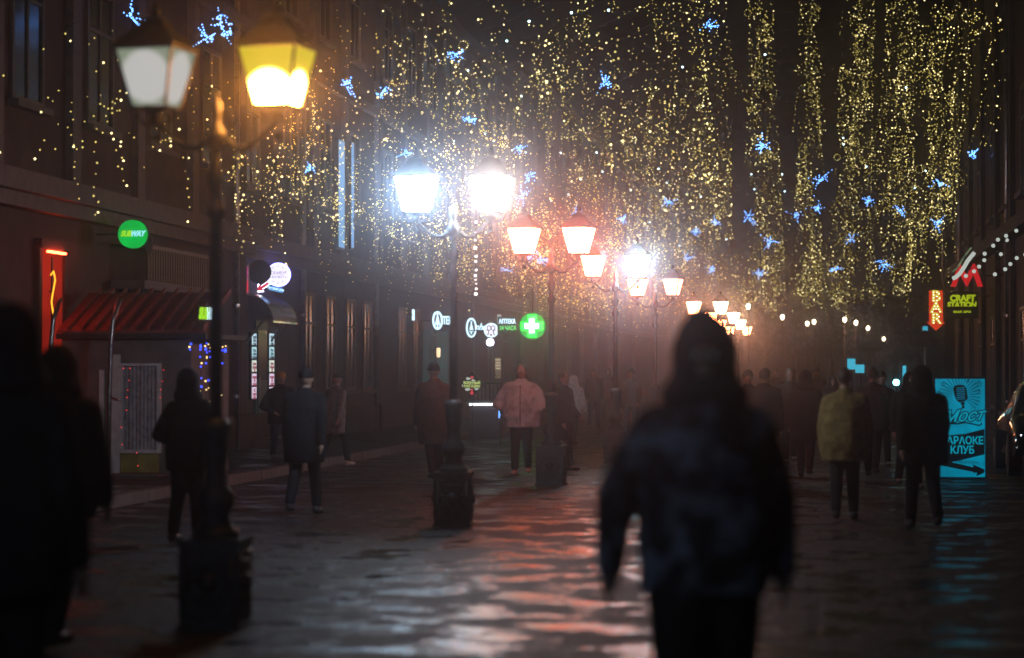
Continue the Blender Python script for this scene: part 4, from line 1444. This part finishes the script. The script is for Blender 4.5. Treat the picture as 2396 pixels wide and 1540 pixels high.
def person(x, D, h, label, heading=0.0, jacket='black', trousers='black', head='hat', hatm='black', stride=.5, arms='walk', length=.80, bulk=1.0, shoes='shoe', vox=.02, bag=None, lean=0.0, phase=1, gear=None, hunch=0.0, wide=1.0):
    t = thing('person', label, 'person', G(x, D), heading)
    k = h / 1.75
    pr_ = random.Random(int(x))
    if lean == 0:
        lean = pr_.uniform(.01, .07)
    if D > 15:
        stride *= pr_.uniform(1.1, 1.7)
        phase *= pr_.choice((-1, 1))
    tiltx = pr_.uniform(-.035, .035)
    headx = pr_.uniform(-.02, .02)
    sw = stride * phase
    # joints, facing -y
    hipz, kneez, ankz = .93 * k, .50 * k, .085 * k
    legs = []
    for sx_ in (-1, 1):
        a = sw * sx_ * .42
        hip = Vector((sx_ * .09 * k, 0, hipz))
        if a > 0:                        # forward leg
            kn = hip + Vector((0, -math.sin(a) * .44 * k, -math.cos(a) * .43 * k))
            an = Vector((sx_ * .095 * k, kn.y - math.sin(a * .55) * .40 * k, ankz))
        else:                            # trailing leg, heel lifting
            kn = hip + Vector((0, -math.sin(a) * .30 * k - .03 * k, -.43 * k))
            an = Vector((sx_ * .095 * k, kn.y + .05 * k - math.sin(a) * .50 * k, ankz + abs(a) * .16 * k))
        legs.append((hip, kn, an))
    up = Vector((0, -lean - hunch * .05, 0))
    chest = Vector((0, -lean * .6, 1.28 * k))
    neck = Vector((0, -lean - hunch * .04, 1.46 * k))
    hc = Vector((headx, -lean - .03 - hunch * .10, (1.625 - abs(headx)) * k))
    armp = []
    for sx_ in (-1, 1):
        sh = Vector((sx_ * .165 * k * (1 + .25 * (bulk - 1)), -lean * .8, (1.36 + sx_ * tiltx * .5) * k))
        if arms == 'pockets':
            el = sh + Vector((sx_ * .13 * k * bulk, .05 * k, -.26 * k))
            wr = Vector((sx_ * .15 * k, -.14 * k, .98 * k))
        elif arms == 'wide':
            o_ = .15 if sx_ < 0 else .09
            el = sh + Vector((sx_ * o_ * k, .03 + .05 * sx_, -.24 * k))
            wr = el + Vector((sx_ * .02 * k, -.03, -.27 * k))
        elif arms == 'bag' and sx_ == 1:
            el = sh + Vector((sx_ * .06 * k, -.02, -.28 * k))
            wr = el + Vector((0, -.16 * k, -.14 * k))
        else:
            a = -sw * sx_ * .55
            if arms == 'hang':
                a *= .35
            el = sh + Vector((sx_ * .065 * k, -math.sin(a) * .27 * k + .01, -math.cos(a) * .27 * k))
            wr = el + Vector((sx_ * .01 * k, -math.sin(a + .22) * .25 * k, -math.cos(a + .22) * .25 * k))
        armp.append((sh, el, wr))
    # --- body: one continuous surface
    b = MB()
    b.ball(chest, .15 * k, .10 * k, .19 * k)
    b.ball((0, -lean * .3, 1.08 * k), .13 * k, .095 * k, .16 * k)
    b.ball((0, 0, .95 * k), .15 * k, .11 * k, .12 * k)
    limb(b, [Vector((0, -lean * .7, 1.40 * k)), neck, hc - Vector((0, 0, .06 * k))], [.07 * k, .055 * k, .05 * k])
    b.ball(hc + Vector((0, .012 * k, .02 * k)), .076 * k, .092 * k, .098 * k, 16, 12)
    b.ball(hc + Vector((0, -.022 * k, -.055 * k)), .055 * k, .062 * k, .062 * k, 12, 8)       # jaw
    b.ball(hc + Vector((0, -.093 * k, -.012 * k)), .013 * k, .022 * k, .026 * k, 8, 6)         # nose
    b.ball(hc + Vector((0, -.075 * k, .026 * k)), .050 * k, .016 * k, .010 * k, 10, 6)         # brow
    b.ball(hc + Vector((0, -.082 * k, -.055 * k)), .024 * k, .012 * k, .009 * k, 8, 6)         # lips
    for sx_, (sh, el, wr), (hip, kn, an) in zip((-1, 1), armp, legs):
        b.ball(hc + Vector((sx_ * .078 * k, .012 * k, -.005 * k)), .011 * k, .02 * k, .03 * k, 8, 6)   # ear
        limb(b, [Vector((sx_ * .07 * k, -lean * .8, 1.42 * k)), sh, el, wr], [.06 * k, .055 * k, .042 * k, .028 * k])
        limb(b, [hip, kn, an], [.085 * k, .056 * k, .038 * k])
        limb(b, [an + Vector((0, .02, -.03 * k)), an + Vector((sx_ * .01, -.15 * k, -.045 * k))], [.038 * k, .03 * k])
        dv = (wr - el).normalized()
        palm = wr + dv * .055 * k
        b.tube([wr, palm, palm + dv * .02], [.026 * k, .036 * k, .03 * k], 10)
        ax = Vector((0, -1, 0)) if abs(dv.z) > .5 else Vector((1, 0, 0))
        inw = Vector((-sx_, 0, 0)) if abs(dv.z) > .5 else Vector((0, 0, -1))
        fl = [.062, .074, .080, .073][::1]
        for i in range(4):
            base = palm + ax * (i - 1.5) * .019 * k + dv * .018 * k
            p1 = base + dv * fl[i] * .45 * k
            p2 = p1 + (dv + inw * .45).normalized() * fl[i] * .33 * k
            p3 = p2 + (dv + inw * 1.0).normalized() * fl[i] * .26 * k
            b.tube([base - dv * .02, p1, p2, p3], [.010 * k, .0095 * k, .0085 * k, .007 * k], 6)
        th0 = wr + dv * .03 * k + ax * .028 * k
        b.tube([th0, th0 + (dv + ax * .8).normalized() * .035 * k, th0 + (dv * 1.1 + ax * .5 + inw * .3).normalized() * .065 * k], [.013 * k, .011 * k, .008 * k], 6)
    body = b.build('body', M['skin'], t)
    remesh(body, .0075 if vox < .015 else .0105, 2)
    for sx_ in (-1, 1):
        MB().ball(hc + Vector((sx_ * .030 * k, -.072 * k, .008 * k)), .013 * k, n=8, m=6).build('eye', M['white'], t)
    # --- jacket
    j = MB()
    z0 = length * k
    B = bulk
    rg = []
    N = 26
    for i in range(N + 1):
        f = i / N
        z = z0 + (1.50 * k - z0) * f
        if f < .72:
            rx = (.185 + .018 * math.sin(f * 5)) * k * B
            ry = (.135 + .012 * math.sin(f * 4)) * k * B
        else:
            q = (f - .72) / .28
            rx = (.19 * (1 - q ** 1.3) + .075 * q) * k * (B * (1 - q) + q)
            ry = (.14 * (1 - q ** 1.5) + .075 * q) * k * (B * (1 - q) + q)
        if jacket in ('pinkwhite', 'grey'):
            puff = 1 + .035 * math.sin(f * 30 + 1)
            rx *= puff
            ry *= puff
        yo = -lean * max(0, (z - .9 * k)) / (.5 * k)
        rg.append([Vector((rx * math.cos(2 * math.pi * q / 20) * (1 + .10 * noise.noise(Vector((q * .6, f * 7, x * .37)))), yo + ry * math.sin(2 * math.pi * q / 20) * (1 + .12 * noise.noise(Vector((q * .6, f * 6, x * .21)))), z)) for q in range(20)])
    j.rings(rg)
    for sx_, (sh, el, wr) in zip((-1, 1), armp):
        mid = (el + wr) / 2
        A_ = .6 + .4 * B
        limb(j, [Vector((sx_ * .07 * k, -lean * .8, 1.375 * k)), sh, (sh + el) / 2 + Vector((0, 0, .02)), el, mid, wr], [.085 * k * A_, .082 * k * A_, .072 * k * A_, .066 * k * A_, .06 * k * A_, .047 * k * A_])
    j.tube([Vector((0, -lean * .9, 1.40 * k)), neck + Vector((0, 0, .055 * k))], [.12 * k, .082 * k], 14)
    jo = j.build('jacket', C_[jacket], t)
    remesh(jo, vox, 3)
    if jacket not in ('black', 'camo'):
        zp = [(0, rg_y - .006, z_) for rg_y, z_ in [(min(p.y for p in r_), r_[0].z) for r_ in rg[1:-3]]]
        MB().tube(zp, .007, 5).build('zip', C_['charcoal'], t)
    # --- trousers
    tr = MB()
    tr.ball((0, 0, .93 * k), .165 * k, .125 * k, .13 * k)
    for hip, kn, an in legs:
        limb(tr, [hip, kn, an + Vector((0, 0, .03 * k))], [.105 * k * wide, .078 * k * wide, .062 * k * wide])
    remesh(tr.build('trousers', C_[trousers], t), vox, 3)
    for (hip, kn, an), sx_ in zip(legs, (-1, 1)):
        s = MB()
        z = an.z - ankz
        s.ball(an + Vector((0, .015, -.03 * k)), .05 * k, .06 * k, .055 * k)
        s.ball(an + Vector((sx_ * .008, -.10 * k, -.05 * k)), .05 * k, .11 * k, .035 * k)
        s.build('shoe', C_[shoes], t, smooth=True)
    # --- headgear
    hd = MB()
    if head in ('hood', 'peak'):
        w_ = 1.06 if head == 'peak' else 1.0
        hd.ball(hc + Vector((0, .045 * k, .01 * k)), .118 * k * w_, .122 * k, .138 * k, 16, 12)
        hd.ball(hc + Vector((0, .05 * k, -.14 * k)), .155 * k * w_, .125 * k, .10 * k, 16, 10)
        hd.ball(hc + Vector((0, .04 * k, -.09 * k)), .125 * k, .115 * k, .09 * k, 16, 10)
        hd.tube([hc + Vector((0, .04 * k, -.15 * k)), hc + Vector((0, .05 * k, .0))], [.15 * k, .11 * k], 14)
        if head == 'peak':
            hd.tube([hc + Vector((0, .03 * k, .03 * k)), hc + Vector((-.01, .03 * k, .12 * k)), hc + Vector((-.02, .05 * k, .175 * k))], [.125 * k, .09 * k, .035 * k], 12)
        remesh(hd.build('hood', C_[hatm], t), .012, 4)
        if head == 'hood' and gear == 'fur':
            pass
    elif head == 'beanie':
        hd.ball(hc + Vector((0, .015 * k, .055 * k)), .088 * k, .102 * k, .088 * k, 16, 10)
        hd.tube([hc + Vector((0, .013 * k, .02 * k)), hc + Vector((0, .013 * k, .055 * k))], [.098 * k, .098 * k], 16)
        remesh(hd.build('beanie', C_[hatm], t), .010, 3)
    elif head == 'cap':
        hd.ball(hc + Vector((0, .012 * k, .06 * k)), .085 * k, .10 * k, .065 * k, 16, 10)
        hd.ball(hc + Vector((0, -.11 * k, .045 * k)), .06 * k, .065 * k, .012 * k, 12, 6)
        remesh(hd.build('cap', C_[hatm], t), .010, 2)
    else:
        hd.ball(hc + Vector((0, .028 * k, .035 * k)), .086 * k, .095 * k, .098 * k, 16, 12)
        if head == 'longhair':
            hd.ball(hc + Vector((0, .06 * k, -.09 * k)), .09 * k, .055 * k, .15 * k, 14, 10)
        remesh(hd.build('hair', M['hair'], t), .010, 2)
    if bag == 'shoulder':
        sd = 1 if x % 2 else -1
        bb = MB()
        bb.ball((sd * .25 * k, -.03, .92 * k), .07 * k, .15 * k, .13 * k, 12, 8)
        remesh(bb.build('shoulder_bag', C_['charcoal'], t), .02, 2)
        MB().tube([(sd * .22 * k, .06, 1.0 * k), (sd * .10 * k, .17 * k * bulk, 1.25 * k), (-sd * .07 * k, .06 * k, 1.47 * k), (-sd * .02 * k, -.13 * k * bulk - lean, 1.32 * k), (sd * .20 * k, -.12, 1.0 * k)], .012, 6).build('bag_strap', C_['charcoal'], t)
    if bag == 'backpack':
        bb = MB()
        bb.ball((0, .20 * k, 1.18 * k), .15 * k, .10 * k, .22 * k, 14, 10)
        remesh(bb.build('backpack', C_['black'], t), .02, 2)
    return t


toC = lambda x: math.atan2(-(G(x, 10).x), G(x, 10).y)
person(1648, 9.0, 1.78, 'big hooded man in dark camouflage jacket walking towards the camera, centre right', R(3), 'camo', 'black', 'peak', 'black', .5, 'wide', .76, 1.22, vox=.012, phase=-1, wide=1.28)
person(8, 9.2, 1.86, 'person in black cut off by the left edge, nearest on the left', R(170), 'black', 'black', 'hood', 'black', .3, 'hang', .70, 1.25)
person(128, 14.0, 1.74, 'person in black seen from behind near the left edge', R(172), 'black', 'black', 'hood', 'black', .5, 'hang', .75, 1.35)
person(437, 22.5, 1.62, 'dark hooded person standing left of the nearest lamp pedestal', R(165), 'black', 'black', 'hood', 'black', .2, 'pockets', .72, 1.15)
person(712, 27, 1.64, 'bulky blurred man in navy coat walking away left of centre', R(176), 'navy', 'black', 'beanie', 'navy', .55, 'walk', .62, 1.35)
person(655, 42, 1.60, 'person in black with a mustard hat beside the teal door', R(20), 'black', 'denim', 'beanie', 'mustard', .8, 'pockets', .75, 1.2, 'paleshoe', phase=-1, bag='shoulder')
person(783, 41, 1.58, 'woman in grey quilted coat and cap just right of the navy coat man', R(150), 'grey', 'black', 'cap', 'charcoal', .6, 'bag', .60, 1.15, 'paleshoe')
person(1018, 35, 1.73, 'tall walker in brown coat with beanie left of the second lamp post', R(-160), 'brown', 'black', 'beanie', 'black', .55, 'hang', .55, 1.3)
person(1220, 37.5, 1.72, 'person in a bulky pale pink jacket with hands in pockets', R(2), 'pinkwhite', 'black', 'longhair', 'black', .25, 'pockets', .74, 1.55, 'paleshoe')
person(1312, 39, 1.60, 'woman in dark coat half hidden behind the third lamp post', R(60), 'charcoal', 'black', 'longhair', 'black', .35, 'bag', .55, 1.3, bag='shoulder')
person(1342, 52, 1.52, 'small figure in a white hooded jacket behind the third lamp', R(160), 'white', 'charcoal', 'hood', 'white', .4, 'hang', .8, 1.0)
person(1390, 66, 1.68, 'faint grey figure in the haze left of the fourth lamp', R(15), 'charcoal', 'black', 'hat', 'black', .5, 'walk', .8, 1.1)
person(1478, 60, 1.66, 'faint figure in the haze right of the fourth lamp post', R(-12), 'charcoal', 'denim', 'beanie', 'black', .5, 'walk', .75, 1.1)
person(1420, 74, 1.70, 'faint dark figure straight behind the fourth lamp post', R(12), 'black', 'black', 'hood', 'black', .5, 'walk', .75, 1.1)
person(1750, 38, 1.62, 'person with a pointed beanie right behind the hooded man\'s shoulder', R(8), 'charcoal', 'black', 'beanie', 'charcoal', .5, 'walk', .72, 1.2)
person(1786, 34, 1.66, 'short haired person behind the hooded man, second from his shoulder', R(172), 'black', 'black', 'hat', 'black', .5, 'hang', .72, 1.3, bag='backpack')
person(1848, 42, 1.66, 'person with long hair between the short haired person and the black hooded walker', R(10), 'charcoal', 'black', 'longhair', 'black', .4, 'hang', .7, 1.2, bag='shoulder')
person(1884, 36.5, 1.62, 'walker in long black hooded coat, legs apart', R(175), 'black', 'charcoal', 'hood', 'black', .7, 'hang', .60, 1.35)
person(1945, 46, 1.50, 'small person in a hood between the black coat and the olive jacket', R(8), 'charcoal', 'black', 'hood', 'black', .4, 'hang', .72, 1.2)
person(1976, 26, 1.64, 'man in olive brown jacket seen from behind on the right', R(178), 'olive', 'black', 'hat', 'black', .4, 'hang', .68, 1.40)
person(2040, 37, 1.66, 'dark figure just right of the olive jacket', R(170), 'charcoal', 'black', 'hat', 'black', .5, 'hang', .72, 1.35)
person(2060, 41, 1.60, 'dark figure with beanie under the cyan globe lamp', R(8), 'black', 'black', 'beanie', 'black', .5, 'hang', .72, 1.3)
person(2126, 33, 1.60, 'dark figure left of the person before the karaoke sign', R(10), 'black', 'black', 'hood', 'black', .5, 'hang', .70, 1.2)
person(2160, 24.5, 1.66, 'person in black partly covering the karaoke light box', R(-172), 'black', 'black', 'hood', 'black', .5, 'walk', .68, 1.35)
person(1815, 58, 1.68, 'distant figure at the edge of the crowd behind the hooded man', R(6), 'black', 'black', 'hat', 'black', .5, 'walk', .75, 1.1)
person(1912, 62, 1.70, 'distant figure in the crowd left of the olive jacket', R(6), 'charcoal', 'black', 'beanie', 'black', .5, 'walk', .75, 1.1)

# ------------------------------------------------------------------ the air
hz = MB().box(-125, 95, -25, 425, -1.0, 15.2)
hz.f = [tuple(f) for f in hz.f]
ho = hz.build('haze', M['black'])
ho['kind'] = 'stuff'
hm = bpy.data.materials.new('haze_air')
hm.use_nodes = True
n, l = hm.node_tree.nodes, hm.node_tree.links
n.remove(n['Principled BSDF'])
pv = n.new('ShaderNodeVolumePrincipled')
pv.inputs['Color'].default_value = (.86, .86, .97, 1)
pv.inputs['Density'].default_value = HAZE
pv.inputs['Anisotropy'].default_value = 0.97
l.new(pv.outputs[0], n['Material Output'].inputs['Volume'])
ho.data.materials.clear()
ho.data.materials.append(hm)
